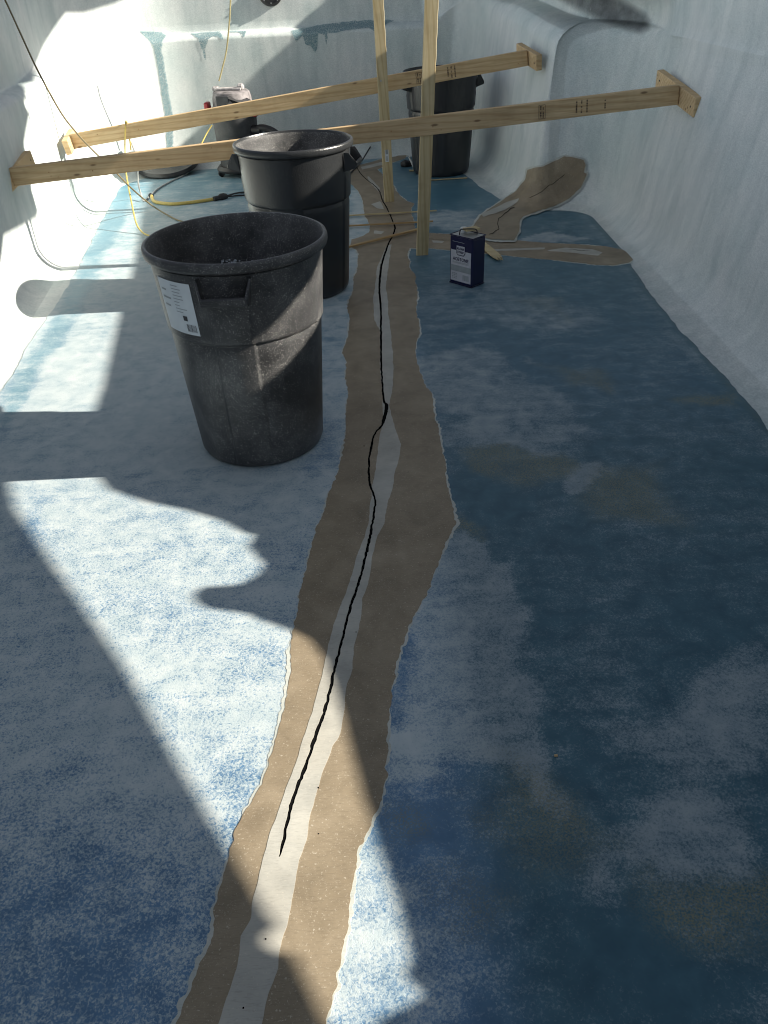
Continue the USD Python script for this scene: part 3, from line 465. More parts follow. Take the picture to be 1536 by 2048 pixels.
# ------------------------------------------------------------------ timber braces and upright strips
def frame(o, x, z):
    x = x / np.linalg.norm(x); y = np.cross(z, x); y /= np.linalg.norm(y); z = np.cross(x, y)
    m = np.eye(4); m[:3, 0], m[:3, 1], m[:3, 2], m[:3, 3] = x, y, z, o; return m
def dashes(w, h, rows, seed, fill=.7):
    """tiny unreadable printing as rows of inked dashes, in the xz plane facing -y"""
    r = random.Random(seed); out = []; rh = h / rows
    for k in range(rows):
        x = -w / 2
        while x < w / 2 - .002:
            d = r.uniform(.002, .007); d = min(d, w / 2 - x)
            if r.random() < fill: out.append(box(d, .0008, rh * .6, (x + d / 2, 0, -h / 2 + rh * (k + .5))))
            x += d + r.uniform(.001, .003)
    return cat_mesh(out)
def brace(A, B, label, mat, pads, stamps, name='timber_brace'):
    """A, B: ends of the front face's centre line"""
    A, B = np.array(A), np.array(B); L = np.linalg.norm(B - A)
    m = frame((A + B) / 2, B - A, np.array([0, 0, 1.0])); t = thing(name, label, 'timber brace', matrix=m)
    obj('beam', box(L, .038, .089, (0, .019, 0), .0025), mat, t, smooth=False)
    for side, (ln, dy, rx, th) in zip((-1, 1), pads):
        b = box(.038, ln, .089, (0, 0, 0), .0025); b.apply_transform(trimesh.transformations.rotation_matrix(rx, (1, 0, 0))); b.apply_transform(trimesh.transformations.rotation_matrix(th, (0, 0, 1)))
        b.apply_translation((side * (L / 2 + .0195), .019 + dy, 0)); obj('end_pad', b, MAT['lumber2'], t, smooth=False)
        for q in (-.42, .40):
            nl = cyl(.0045, .003, (-side * .0195, q * ln, .012 * q), 10, (1, 0, 0)); nl.apply_transform(trimesh.transformations.rotation_matrix(rx, (1, 0, 0))); nl.apply_transform(trimesh.transformations.rotation_matrix(th, (0, 0, 1))); nl.apply_translation((side * (L / 2 + .0195), .019 + dy, 0)); obj('nail', nl, MAT['black'], t, smooth=False)
    for k, (x, w, h, rows, boxed) in enumerate(stamps):
        d = dashes(h, w, rows, 30 + k); d.apply_transform(trimesh.transformations.rotation_matrix(math.pi / 2, (0, 1, 0)))
        if boxed: d = cat_mesh([d] + [box(w + .008, .0008, .0018, (0, 0, s * (h / 2 + .004))) for s in (-1, 1)] + [box(.0018, .0008, h + .006, (s * (w / 2 + .003), 0, 0)) for s in (-1, 1)])
        d.apply_translation((x, -.0009, 0)); obj('stamp', d, MAT['stamp'], t, smooth=False)
    for _ in range(9): obj('nail_hole', box(.004 * rng.uniform(1, 2), .001, .004 * rng.uniform(.8, 1.8), (rng.uniform(-L / 2, L / 2), -.0004, rng.uniform(-.03, .035)), .0), MAT['endgrain'], t, smooth=False)
    return t
YF, YR = 4.45, 5.72
A1, B1 = at_y(23, 355, YF), at_y(1358, 190, YF)
def xpos(px, py, y, A, B): return (at_y(px, py, y) - (A + B) / 2) @ ((B - A) / np.linalg.norm(B - A))
brace(A1, B1, 'front timber brace wedged across the pool, just behind the middle black bin', MAT['lumber'], [(.46, .12, .10, .0), (.54, .06, .13, .05)],
      [(xpos(1084, 225, YF, A1, B1), .026, .055, 2, True), (xpos(1153, 217, YF, A1, B1), .012, .06, 1, False), (xpos(1163, 216, YF, A1, B1), .012, .06, 1, False), (xpos(1174, 214, YF, A1, B1), .012, .06, 1, False), (xpos(1210, 213, YF, A1, B1), .012, .04, 1, False)])
A2, B2 = at_y(143, 284, YR), at_y(1055, 116, YR + .03)
brace(A2, B2, 'rear timber brace running in front of the vacuum and the far bin', MAT['lumber2'], [(.30, .02, .1, .1), (.38, .04, .12, .15)],
      [(xpos(838, 152, YR, A2, B2), .03, .055, 2, True), (xpos(897, 148, YR, A2, B2), .014, .065, 1, False), (xpos(904, 147, YR, A2, B2), .014, .065, 1, False), (xpos(911, 145, YR, A2, B2), .014, .065, 1, False)])
def upright(foot, top_px, y_top, label, yaw, width=.066, sticker=None):
    """a thin strip: foot point on the floor, leaning so that its axis passes the given sight line"""
    T = at_y(*top_px, y_top); ax = T - foot; ax /= np.linalg.norm(ax); H = 2.3
    wx = np.array([math.cos(yaw), math.sin(yaw), 0]); wx -= ax * (wx @ ax)
    m = frame(foot, ax, wx); t = thing('wooden_strip', label, 'wooden strip', matrix=m)      # x runs up the strip, z across its face
    obj('board', box(H, .019, width, (H / 2, 0, 0), .0015), MAT['strip'], t, smooth=False)
    if sticker:
        obj('sticker', box(.075, .0012, .024, (.30, .0102, 0)), MAT['label'], t, smooth=False)
        obj('print', cat_mesh([box(.028, .001, .016, (.325, .0113, 0))] + [box(.003, .001, .014, (.27 + .005 * k, .0113, 0)) for k in range(6)]), MAT['inkgrey'], t, smooth=False)
    return t
f1 = at_z(779, 405); f1[1] += .01; up1 = upright(f1, (756, 0), f1[1] - .03, 'pale wooden strip with a small white sticker, standing on the sanded floor', 0.05, sticker=True)
f2 = at_z(844.5, 512); f2[1] += .01; up2 = upright(f2, (863, 0), f2[1] + .02, 'pale wooden strip standing between the two braces, its foot on blue floor', 0.05)
for f, nm, z, dx in ((f1, up1, .745, -.005), ): obj('screw', cyl(.006, .004, (z, .0112, -.012), 10, (0, 1, 0)), MAT['screw'], nm)

# ------------------------------------------------------------------ bins
def bin_radius(z):
    return np.interp(z, [0, .006, .02, .445, .455, .66], [.196, .205, .211, .241, .247, .262])
def make_bin_parts(t, body_mat, handle_angles, debris=False):
    nth = 288; th = np.arange(nth) / nth * 2 * np.pi
    zs = np.r_[0, .006, .02, np.linspace(.04, .42, 20), .432, .440, .4425, .445, .4475, .450, .455, np.linspace(.47, .66, 12)]
    R = np.repeat(bin_radius(zs)[:, None], nth, 1); Z = np.repeat(zs[:, None], nth, 1)
    S = lambda v: np.clip(v, 0, 1)
    for ha in handle_angles:
        d = np.abs((th - ha + np.pi) % (2 * np.pi) - np.pi)[None] * R
        side = S((.062 - d) / .004) * S((.56 - Z) / .01) * S((Z - .012) / .012)
        R = R + .006 * side                                       # raised panel under each handle
        R = np.where((d < .30) & (Z > .40) & (Z < .46), R - .0045 * S((.453 - Z) / .004) * S((Z - .43) / .004), R)
    groove = np.exp(-((Z - .450) / .0035) ** 2); R = R + .0035 * groove
    V = np.stack([R * np.cos(th), R * np.sin(th), Z], -1)
    i = np.arange(nth); j = (i + 1) % nth
    F = np.vstack([np.stack([a * nth + i, a * nth + j, (a + 1) * nth + j, (a + 1) * nth + i], 1) for a in range(len(zs) - 1)])
    outer = trimesh.Trimesh(V.reshape(-1, 3), np.vstack([F[:, [0, 1, 2]], F[:, [0, 2, 3]]]), process=False)
    obj('body', cat_mesh([outer, lathe([(0, 0.002), (.196, 0.0)], 72).copy()]), body_mat, t, smooth=40)
    obj('inside', lathe([(.001, .02), (.190, .02), (.2, .028), (.236, .45), (.257, .672), (.266, .693)], 96), MAT['bin_inside'], t, smooth=40)
    lip = lathe([(.2615, .667), (.272, .667), (.277, .670), (.2795, .678), (.2795, .690), (.277, .697), (.272, .6995), (.268, .699), (.2655, .695), (.264, .687)], 144)
    obj('rim', lip, body_mat, t, smooth=45)
    for ha in handle_angles:
        q = []; r0 = .258
        P = lambda r, s, z: (r, s, z)
        for s in (-1, 1):                                         # side gussets
            pts = [(r0 - .004, s * .078, .655), (r0 + .018, s * .080, .655), (r0 + .050, s * .066, .612), (r0 + .050, s * .066, .590), (r0 - .008, s * .066, .572)]
            pr = np.array(pts); pr2 = pr.copy(); pr2[:, 1] -= s * .006
            q.append(trimesh.convex.convex_hull(np.vstack([pr, pr2])))
        q.append(box(.014, .136, .024, (r0 + .046, 0, .601), .004))
        q.append(trimesh.convex.convex_hull(np.array([(r0 - .010, s * .066, z) for s in (-1, 1) for z in (.572, .577)] + [(r0 + .046, s * .066, z) for s in (-1, 1) for z in (.588, .594)])))
        h = cat_mesh(q); h.apply_transform(trimesh.transformations.rotation_matrix(ha, (0, 0, 1))); obj('handle', h, body_mat, t, smooth=False)
    return t
def patch_on_bin(a0, a1, z0, z1, lift, n=14):
    a = np.linspace(a0, a1, n); z = np.linspace(z0, z1, 6); A, Zg = np.meshgrid(a, z); Rr = bin_radius(Zg) + lift
    V = np.stack([Rr * np.cos(A), Rr * np.sin(A), Zg], -1).reshape(-1, 3)
    F = [(r * n + c, r * n + c + 1, (r + 1) * n + c + 1, (r + 1) * n + c) for r in range(5) for c in range(n - 1)]
    m = trimesh.Trimesh(*trimesh.remesh.subdivide(V, np.vstack([np.array(F)[:, [0, 1, 2]], np.array(F)[:, [0, 2, 3]]])), process=False); return m
def facing(px, py): return math.atan2(CAM[1] - py, CAM[0] - px)
b1 = (-.412, 2.450); fa = facing(*b1)
bin1 = thing('rubbish_bin', 'nearest black bin, with a white paper label under its rim', 'bin', (*b1, .004))
make_bin_parts(bin1, MAT['bin_dusty'], (fa - .19, fa - .19 + math.pi))
la0, la1 = fa - 1.16, fa - .60
lab = obj('label', patch_on_bin(la0, la1, .475, .635, .0015), MAT['label'], bin1, smooth=True)
ink = []
rr = random.Random(3)
for row in range(9):
    z = .622 - row * .010
    ink.append(patch_on_bin(la0 + .27, la0 + .27 + rr.uniform(.08, .2), z, z + .0025, .0022, 4))
for row in range(3): z = .60 - row * .024; ink.append(patch_on_bin(la0 + .06, la0 + .06 + rr.uniform(.08, .16), z, z + .006, .0022, 4))
obj('print', cat_mesh(ink), MAT['inkgrey'], lab, smooth=True)
bars = [patch_on_bin(la1 - .17 + k * .013, la1 - .17 + k * .013 + rr.choice([.004, .008]), .485, .508, .0022, 3) for k in range(11)] + [patch_on_bin(la1 - .20, la1 - .135, .518, .533, .0022, 4)]
obj('barcode', cat_mesh(bars), MAT['ink'], lab, smooth=True)
# a black bag with grit lies in the bin
bag_p = np.array([(r * math.cos(a), r * math.sin(a), .530 + .035 * meshkit.noise(np.array([r * 14 * math.cos(a), r * 14 * math.sin(a), 0]), 3) - (.0 if r < .2 else .01)) for r in np.linspace(.0, .2435, 12) for a in np.linspace(0, 2 * np.pi, 40, endpoint=False)])
bf_ = np.vstack([[(k * 40 + i, k * 40 + (i + 1) % 40, (k + 1) * 40 + (i + 1) % 40), (k * 40 + i, (k + 1) * 40 + (i + 1) % 40, (k + 1) * 40 + i)] for k in range(11) for i in range(40)])
obj('rubbish_bag', trimesh.Trimesh(bag_p, bf_, process=False), MAT['black'], None, smooth=True, label='crumpled black bag lying inside the nearest bin', cat='bag').AddTranslateOp().Set(Gf.Vec3d(*b1, .004))
grit = cat_mesh([box(s := rr.uniform(.002, .006), s * .7, s * .6, (-.04 + rr.gauss(0, .035), .19 + rr.gauss(0, .018), .556 + rr.uniform(0, .008))) for _ in range(45)])
obj('grit', grit, MAT['label'], None, smooth=False, label='pale grit scattered on the bag inside the nearest bin', cat='grit', kind='stuff').AddTranslateOp().Set(Gf.Vec3d(*b1, .004))
b2 = (-.341, 3.994)
bin2 = thing('rubbish_bin', 'middle black bin, sunlit inside, standing below the front brace', 'bin', (*b2, .004))
make_bin_parts(bin2, MAT['bin'], (facing(*b2) + 1.30, facing(*b2) + 1.30 + math.pi))
b3 = (.567, 6.538)
bin3 = thing('rubbish_bin', 'farthest black bin, behind the two wooden strips by the back corner', 'bin', (*b3, .004))
make_bin_parts(bin3, MAT['bin'], (facing(*b3) - 1.25, facing(*b3) - 1.25 + math.pi))
lid_m = trimesh.transformations.translation_matrix((-1.64, 6.985, .068)) @ trimesh.transformations.rotation_matrix(.24, (1, 0, 0))
lid = thing('bin_lid', 'black bin lid on the floor of the far left corner, mostly behind the front brace', 'lid', matrix=lid_m)
obj('plate', lathe([(.001, .05), (.15, .05), (.18, .035), (.245, .03), (.258, .012), (.258, 0), (.25, 0)], 72), MAT['bin'], lid, smooth=40)
obj('handle', tube([(-.06, 0, .045), (-.05, 0, .07), (.05, 0, .07), (.06, 0, .045)], .010), MAT['bin'], lid)

# ------------------------------------------------------------------ solvent can
FL, FC = np.array([.390, 3.981]), np.array([.491, 3.873]); ex = (FC - FL) / np.linalg.norm(FC - FL); W_, D_, H_ = .148, .100, .245
mcan = np.eye(4); mcan[:2, 0] = ex; mcan[:2, 1] = (-ex[1], ex[0]); mcan[:3, 3] = (*FL, .0035)
can = thing('solvent_can', 'navy blue metal can with a grey label reading ACETONE', 'can', matrix=mcan)
def rbox(x0, x1, y0, y1, z0, z1, b): return box(x1 - x0, y1 - y0, z1 - z0, ((x0 + x1) / 2, (y0 + y1) / 2, (z0 + z1) / 2), b)
obj('body', rbox(0, W_, 0, D_, .003, H_ - .006, .006), MAT['navy'], can, smooth=False)
obj('top_plate', rbox(.004, W_ - .004, .004, D_ - .004, H_ - .010, H_ - .003, .002), MAT['tin'], can, smooth=False)
seam = lambda z: cat_mesh([rbox(-.001, W_ + .001, -.001, .003, z, z + .005, .0012), rbox(-.001, W_ + .001, D_ - .003, D_ + .001, z, z + .005, .0012), rbox(-.001, .003, -.001, D_ + .001, z, z + .005, .0012), rbox(W_ - .003, W_ + .001, -.001, D_ + .001, z, z + .005, .0012)])
obj('seam', seam(H_ - .006), MAT['navy'], can, smooth=False); obj('seam', seam(0), MAT['navy'], can, smooth=False)
lb = obj('label', rbox(.010, W_ - .008, -.0012, .004, .018, .172, .0004), MAT['canlabel'], can, smooth=False)
obj('grey_band', rbox(.010, W_ - .008, -.0020, .003, .068, .098, .0003), MAT['inkgrey'], lb, smooth=False)
def face_text(txt, h, cx, z, bold=True):
    m = meshkit.text_mesh(txt, h, .0008, bold); m.apply_translation((-m.bounds[:, 0].mean(), 0, 0)); V = m.vertices.copy()
    m.vertices = np.column_stack([V[:, 0] + cx, -.0014 - V[:, 2], V[:, 1] + z]); m.invert() if m.volume < 0 else None; return m
obj('lettering', face_text('ACETONE', .0155, W_ / 2, .122), MAT['navy'], lb, smooth=False)
obj('fine_print', cat_mesh([rbox(.022, W_ - .022, -.0018, .003, z, z + .002, .0002) for z in (.114, .109)] + [rbox(.018 + .012 * k, .027 + .012 * k, -.0018, .003, .030 + .008 * r, .034 + .008 * r, .0002) for k in range(3) for r in range(4)]), MAT['inkgrey'], lb, smooth=False, kind='stuff')
obj('barcode', cat_mesh([rbox(.090 + .0045 * k, .0925 + .0045 * k, -.0018, .003, .028, .056, .0002) for k in range(9)]), MAT['inkgrey'], lb, smooth=False)
shield = sg.Polygon([(.048, .196), (.100, .196), (.100, .163), (.092, .153), (.056, .153), (.048, .163)])
def face_plate(shape, y0, y1): m = trimesh.creation.extrude_polygon(shape, y1 - y0, engine='earcut'); V = m.vertices.copy(); m.vertices = np.column_stack([V[:, 0], -y0 - V[:, 2], V[:, 1]]); m.fix_normals(); return m
bd = obj('badge', face_plate(shield.buffer(.004), .0014, .0020), MAT['navy'], can, smooth=False); obj('badge_face', face_plate(shield, .0021, .0026), MAT['canlabel'], bd, smooth=False)
def bt(txt, z): m = face_text(txt, .0105, W_ / 2, z); m.apply_translation((0, -.0014, 0)); return m
obj('badge_lettering', cat_mesh([bt('KLEAN', .178), bt('STRIP', .161)]), MAT['navy'], bd, smooth=False)
obj('cap', cat_mesh([cyl(.016, .022, (.030, .070, H_ + .008), 20), cyl(.0175, .006, (.030, .070, H_ - .001), 20)]), MAT['cap'], can)
obj('handle', tube([(.045, .02, H_ - .004), (.050, .022, H_ + .020), (.060, .030, H_ + .024), (.105, .072, H_ + .022), (.110, .078, H_ - .004)], .0028, 8, .006), MAT['black'], can)
obj('scratch', rbox(.02, .095, -.0006, .002, .212, .214, .0002), MAT['inkgrey'], can, smooth=False)
st = np.eye(4); a = np.radians(20); st[:2, 0] = (np.cos(a), np.sin(a)); st[:2, 1] = (-np.sin(a), np.cos(a)); st[:3, 3] = (*(FL + ex * .07 + np.array([-ex[1], ex[0]]) * .082), H_ + .016 + .0035)
obj('wood_block', box(.075, .045, .010, (0, 0, 0), .001), MAT['strip'], None, smooth=False, label='small pale scrap of wood lying on top of the solvent can', cat='wood scrap').AddTransformOp().Set(Gf.Matrix4d(*st.T.ravel()))

# ------------------------------------------------------------------ sticks on the floor
def stick(p0, p1, w0, w1, th, label, name='wooden_stick', group=None, mat='stick'):
    a, b = at_z(*p0, .012), at_z(*p1, .012); d = b - a; L = np.linalg.norm(d); d /= L; n = np.array([-d[1], d[0], 0])
    V, F = [], []
    k = 9
    for i in range(k):
        f = i / (k - 1); c = np.array([f * L - L / 2, .004 * math.sin(f * 5), 0]); w = w0 + (w1 - w0) * f
        V += [c + np.array([0, -w / 2, 0]), c + np.array([0, w / 2, 0]), c + np.array([0, w / 2 * .9, th]), c + np.array([0, -w / 2 * .9, th])]
    for i in range(k - 1):
        for q in range(4): F.append((i * 4 + q, i * 4 + (q + 1) % 4, i * 4 + 4 + (q + 1) % 4, i * 4 + 4 + q))
    F = np.array(F); F = np.vstack([F[:, [0, 2, 1]], F[:, [0, 3, 2]], [[0, 1, 2], [0, 2, 3], [4 * k - 4, 4 * k - 2, 4 * k - 3], [4 * k - 4, 4 * k - 1, 4 * k - 2]]])
    m = np.eye(4); m[:3, 0], m[:3, 1], m[:3, 3] = d, n, ((a + b) / 2)[:3]; m[2, 3] = .0125
    me = trimesh.Trimesh(np.array(V), F, process=False); me.fix_normals()
    o = obj(name, me, MAT[mat], None, smooth=False, label=label, cat='stick', group=group); o.AddTransformOp().Set(Gf.Matrix4d(*m.T.ravel())); return o
stick((640, 436), (873, 422), .016, .012, .007, 'thin pale stick farthest back of three on the sanded floor', mat='strip')
stick((620, 458), (866, 443.5), .015, .012, .008, 'thin brown stick, middle of three across the crack', mat='stick')
stick((640, 511), (838, 459), .020, .020, .009, 'slanting stick with a pale end, nearest the camera of three', mat='stick')
bs = thing('broken_stick', 'broken flat piece of wood with splintered end beside the solvent can', 'wood scrap', (0, 0, 0))
pA, pB = at_z(950, 478, .012)[:2], at_z(1000, 520, .012)[:2]; dv = pB - pA; nv = np.array([-dv[1], dv[0]]) / np.linalg.norm(dv) * .026
spl = [pA + nv, pA - nv, pB - nv * .9 - dv * .12, pB - nv * .5 + dv * .02, pB - nv * .2 - dv * .10, pB + dv * .03, pB + nv * .35 - dv * .09, pB + nv * .6 - dv * .01, pB + nv - dv * .16]
obj('board', poly3(sg.Polygon(spl).buffer(0), .013, .021), MAT['strip'], bs, smooth=False)
obj('splinter', tube([(*(pB - dv * .05), .016), (*(pB + dv * .06 + nv * .3), .018)], .0022, 5, .02), MAT['strip'], bs)

# ------------------------------------------------------------------ shop vacuum
VX, VY = -1.015, 6.80
vac = thing('shop_vacuum', 'dusty grey shop vacuum with red latch by the back wall', 'vacuum cleaner', (VX, VY, .003), rotz=-.15)
obj('drum', lathe([(.001, .05), (.14, .05), (.152, .06), (.165, .30), (.172, .42), (.176, .43), (.176, .445), (.001, .445)], 64), MAT['vac_body'], vac, smooth=35)
obj('base', cat_mesh([lathe([(.10, .035), (.185, .035), (.19, .05), (.17, .075), (.12, .075)], 48)] + [cyl(.024, .02, (.17 * math.cos(a), .17 * math.sin(a), .024), 16, (math.sin(a), -math.cos(a), 0)) for a in (.6, 2.2, 3.8, 5.4)]), MAT['black'], vac, smooth=35)
obj('red_band', lathe([(.172, .446), (.182, .447), (.184, .456), (.182, .466), (.172, .467)], 64), MAT['red'], vac)
obj('lid', lathe([(.178, .467), (.176, .480), (.160, .488), (.13, .49)], 64), MAT['vac_top'], vac, smooth=40)
obj('motor_cover', lathe([(.150, .486), (.148, .55), (.138, .588), (.120, .600), (.001, .602)], 40), MAT['vac_top'], vac, smooth=40)
obj('top_frame', cat_mesh([box(.21, .07, .020, (-.01, -.02, .610), .006), box(.05, .05, .035, (-.11, -.02, .612), .010), box(.05, .05, .045, (.085, -.02, .620), .012)]), MAT['cap2'], vac, smooth=False)
obj('side_panel', cat_mesh([box(.10, .012, .085, (-.03, -.147, .535), .004)]), MAT['vac_body'], vac, smooth=False)
obj('scoop', trimesh.convex.convex_hull(np.array([(.02, -.15, .575), (.02, -.16, .56), (.16, -.10, .50), (.165, -.06, .535), (.06, -.13, .50), (.10, -.06, .57)])), MAT['black'], vac, smooth=False)
for s in (-1, 1):
    l = box(.036, .075, .105, (s * .186, -.05, .475), .008); obj('latch', l, MAT['red'], vac, smooth=False)
obj('hose', tube([(.165, -.06, .33), (.24, -.08, .345), (.34, -.10, .31), (.44, -.13, .22), (.50, -.20, .10), (.52, -.35, .03), (.45, -.55, .028)], .026, 14), MAT['rubber'], vac)
obj('cuff', cyl(.034, .07, (.185, -.065, .33), 18, (1, -.15, 0)), MAT['black'], vac)

# ------------------------------------------------------------------ cords, fittings and bits
def cord(name, pts, r, mat, label, cat='cord'): return obj(name, tube(pts, r, 8, .02), MAT[mat], None, label=label, cat=cat)
P = lambda px, py, y: tuple(at_y(px, py, y))
Z = lambda px, py, z=.010: tuple(at_z(px, py, z))
cord('extension_cord', [P(-8, -30, 5.45), P(10, 0, 5.40), P(40, 65, 5.3), P(75, 140, 5.2), P(120, 222, 5.12), P(150, 262, 5.14), P(185, 300, 5.18), P(232, 345, 5.2), P(258, 372, 5.28), Z(300, 408, .06), Z(335, 430, .012), Z(365, 443), Z(420, 452), Z(470, 458)], .0052, 'cord', 'long yellow cord hanging from the upper left corner to the floor')  # yellow cord whose colour is darkened to show the shade it hangs in
cord('extension_cord', [P(262, 300, 5.79), P(258, 268, 5.775), P(255, 249, 5.76), P(252, 242, 5.725), P(251, 252, 5.70), P(250, 275, 5.695), P(250, 300, 5.69), P(252, 345, 5.58), P(262, 400, 5.36), P(272, 445, 5.22), Z(282, 462, .02), Z(295, 470), Z(320, 476), Z(380, 482)], .0052, 'yellow', 'yellow cord looped over the left part of the rear brace')
cord('extension_cord', [P(462, -25, 6.72), P(461, 0, 6.72), P(459, 40, 6.74), P(453, 100, 6.78), P(445, 135, 6.79), P(438, 162, 6.80)], .0055, 'yellow2', 'yellowish cord hanging from above onto the shop vacuum')
cord('extension_cord', [P(424, 250, 6.60), P(414, 266, 6.58), P(402, 290, 6.52), P(392, 315, 6.5)], .0050, 'yellow', 'short length of yellow cord visible between the two braces')
cord('grey_cord', [P(262, 283, 5.80), P(268, 300, 5.80), P(275, 325, 5.9), Z(276, 350, .18), Z(277, 370, .11), Z(281, 385, .05), Z(288, 402), Z(300, 392), Z(318, 376), Z(345, 361), Z(372, 348), Z(384, 334)], .0058, 'palecord', 'pale grey cord dropping to the floor and curving back to the lid')
plug = thing('power_cord', 'short yellow cord end joined to a black plug on blue floor', 'cord')
obj('lead', tube([Z(303, 392, .03), Z(306, 400, .016), Z(316, 405, .013), Z(345, 408, .013), Z(380, 405, .013), Z(410, 401, .013), Z(430, 397.5, .014)], .012, 10), MAT['yellow'], plug)
pa, pb = np.array(Z(430, 397.5, .018)), np.array(Z(458, 391, .018)); dd = (pb - pa) / np.linalg.norm(pb - pa)
obj('connector', cat_mesh([tube([pa - dd * .01, pa + dd * .03], .017, 12), tube([pa + dd * .035, pa + dd * .05, pa + dd * .075, pa + dd * .10], [.018, .026, .026, .016], 12)]), MAT['rubber'], plug)
obj('wire', tube([Z(456, 391, .018), Z(475, 386, .012), Z(500, 384, .010), Z(540, 383, .010)], .006, 8), MAT['rubber'], plug); obj('wire', tube([Z(456, 393, .016), Z(478, 391, .010), Z(500, 390, .008), Z(540, 389, .008)], .005, 8), MAT['rubber'], plug)
obj('end_cap', tube([Z(300, 390, .034), Z(304, 393, .026)], .016, 12), MAT['rubber'], plug)
cord('black_cable', [Z(700, 347, .012), Z(707, 340, .012), Z(716, 331, .012), Z(726, 318, .02), Z(735, 303, .05), Z(743, 290, .08)], .0055, 'rubber', 'thin black cable running behind the handle of the middle bin', 'cable')
fit = thing('wall_fitting', 'round black pool fitting on the back wall at the top edge', 'pool fitting')
fp, fn = on_shell(540, -16); fr = trimesh.geometry.align_vectors([0, 0, 1], fn); fr[:3, 3] = fp
def place(m): m.apply_transform(fr); return m
obj('ring', place(lathe([(.045, .004), (.05, .03), (.075, .03), (.092, .018), (.096, 0), (.05, -.002)], 48)), MAT['black'], fit, smooth=35)
obj('nozzle', place(cat_mesh([lathe([(.001, .026), (.024, .028), (.030, .022), (.045, .016), (.05, .006)], 32)])), MAT['palecord'], fit)
for a in np.arange(8) * np.pi / 4: obj('screw', place(cyl(.006, .006, (.072 * math.cos(a), .072 * math.sin(a), .031), 10)), MAT['screw'], fit)
d1 = thing('foam_brush', 'small black brush with a white handle leaning near the farthest bin', 'brush', (0, 0, 0)); q = np.array(Z(815, 328, .02))
obj('head', tube([q + (-.05, 0, 0), q + (-.02, -.01, .004), q + (.03, 0, 0)], [.018, .030, .022], 10), MAT['rubber'], d1); obj('stem', tube([Z(828, 336, .012), Z(822, 322, .06), Z(818, 314, .09)], .007, 8), MAT['cap'], d1)
w1 = Z(824, 341, .010); obj('wood_chip', box(.045, .028, .008, (0, 0, 0), .001), MAT['strip'], None, smooth=False, label='small wood chip on blue floor in front of the black brush', cat='wood scrap').AddTranslateOp().Set(Gf.Vec3d(*w1))
w2 = np.array(Z(895, 358, .009)); o = obj('flat_stick', box(.30, .014, .006, (0, 0, 0), .001), MAT['strip'], None, smooth=False, label='thin pale stick lying along the foot of the farthest bin', cat='stick'); o.AddTranslateOp().Set(Gf.Vec3d(*w2)); o.AddRotateZOp().Set(4)
w3 = Z(1112, 1511, .006); obj('wood_chip', box(.007, .005, .004, (0, 0, 0), .0008), MAT['lumber2'], None, smooth=False, label='tiny pale chip alone on the dark blue floor', cat='wood scrap').AddTranslateOp().Set(Gf.Vec3d(*w3))

# ------------------------------------------------------------------ added sun blockers out of view, their edges shaped to the wanted shadows
X0 = 1.98
def sun_height(P):                       # where the sun ray through P crosses the plane x = X0: (y, z)
    t = (X0 - P[0]) / SUN[0]; q = P + SUN * t; return q[1], q[2]
def edge(pts): return [sun_height(on_shell(*p)[0]) for p in pts]
low_far = edge([(192, 825), (208, 780), (242, 630), (265, 555), (272, 526), (283, 440)])
low_back = edge([(330, 330), (400, 260), (520, 140), (600, 60), (645, 10)])
low_near = edge([(768, 2042), (833, 2010), (860, 1990), (835, 1965), (823, 1950), (835, 1915), (805, 1800), (768, 1695), (760, 1660), (735, 1590), (710, 1500), (695, 1440), (675, 1375), (655, 1320), (625, 1280), (585, 1260), (540, 1245), (500, 1228), (425, 1218), (400, 1205), (397, 1188), (415, 1175), (490, 1170), (525, 1150), (537, 1130), (505, 1095), (517, 1072), (492, 1065), (450, 1042), (375, 1020), (300, 1005), (225, 980), (205, 957)])
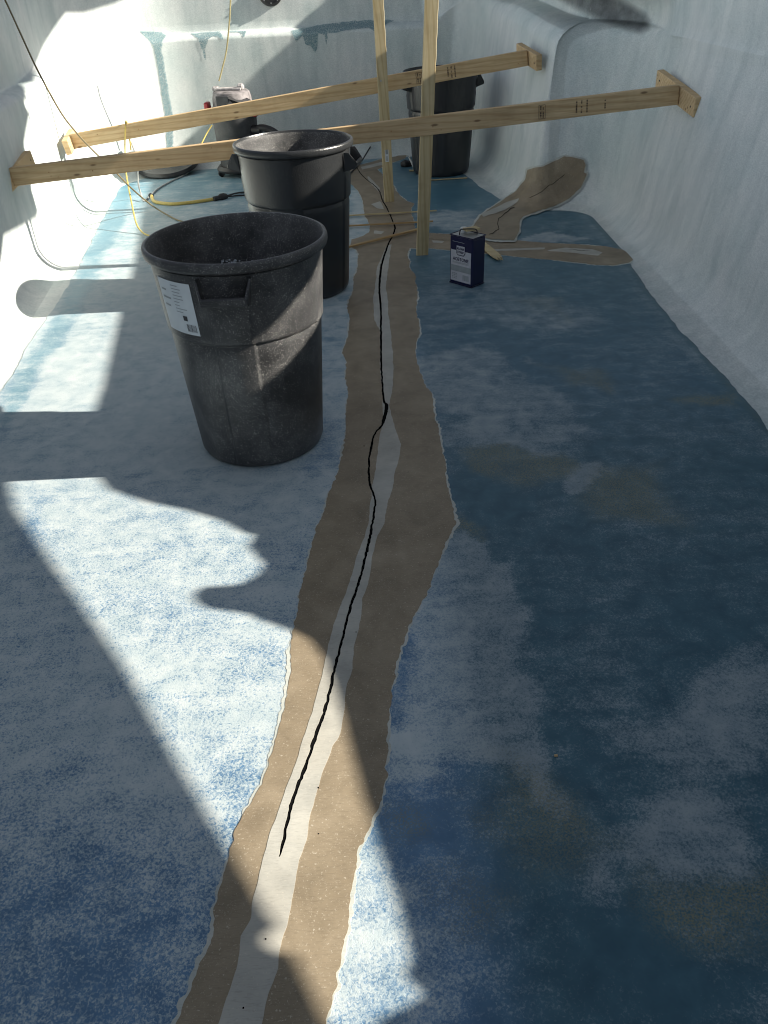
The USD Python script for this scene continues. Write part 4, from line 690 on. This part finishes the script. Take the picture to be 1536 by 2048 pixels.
hi = edge([(585, 2048), (545, 1955), (525, 1912), (490, 1910), (468, 1895), (470, 1875), (497, 1855), (480, 1840), (400, 1690), (300, 1510), (205, 1330), (0, 1020)]) + [(2.12, 1.708), (2.19, 1.738), (2.25, 1.754), (2.33, 1.789)] + edge([(0, 510), (5, 463), (57, 436), (70, 428), (73, 415), (61, 374), (56, 324), (45, 282), (56, 220), (45, 200), (35, 165), (60, 160), (75, 110), (95, 70), (130, 20), (165, 20), (200, 10), (230, 0)])
def slab(yz, x0, x1):
    s = sg.Polygon(yz).buffer(0); m = poly3(s, 0, x1 - x0); V = m.vertices.copy(); m.vertices = np.column_stack([V[:, 2] + x0, V[:, 0], V[:, 1]]); m.fix_normals(); return m
near_blocker_outline = [(-2.5, .6), (-2.5, 1.06)] + low_near + [(low_near[-1][0] + .08, low_near[-1][1] + .012), (low_near[-1][0] + .08, .6)]
obj('added_near_blocker', slab(near_blocker_outline, X0 - .02, X0 + .02), MAT['near_blocker_mat'], None, smooth=False, label='added unseen board, its top edge shaped to cast the near shadow', cat='board')
y_end = 7.9; sl = (low_far[-1][1] - low_far[0][1]) / (low_far[-1][0] - low_far[0][0])
far_blocker_outline = [(low_near[-1][0] + .004, .6), (low_near[-1][0] + .004, low_near[-1][1]), (2.143, 1.526), (2.23, 1.550), (2.335, 1.566)] + low_far + low_back + [(low_back[-1][0] + .02, low_back[-1][1] + .1), (9.0, 3.6), (9.0, .6)]
obj('added_far_blocker', slab(far_blocker_outline, X0 - .016, X0 + .016), MAT['far_blocker_mat'], None, smooth=False, label='added unseen board, its sloping top shaped to cast the far shadow', cat='board')
upper_blocker_outline = hi + [(hi[-1][0] + .3, hi[-1][1] - .03), (9.0, hi[-1][1] - .1), (9.0, 4.3), (-2.5, 4.3), (-2.5, 1.08), (.40, 1.08)]
obj('added_upper_blocker', slab(upper_blocker_outline, X0 + .03, X0 + .045), MAT['upper_blocker_mat'], None, smooth=False, label='added unseen tarpaulin hanging over the right pool side', cat='blocker')
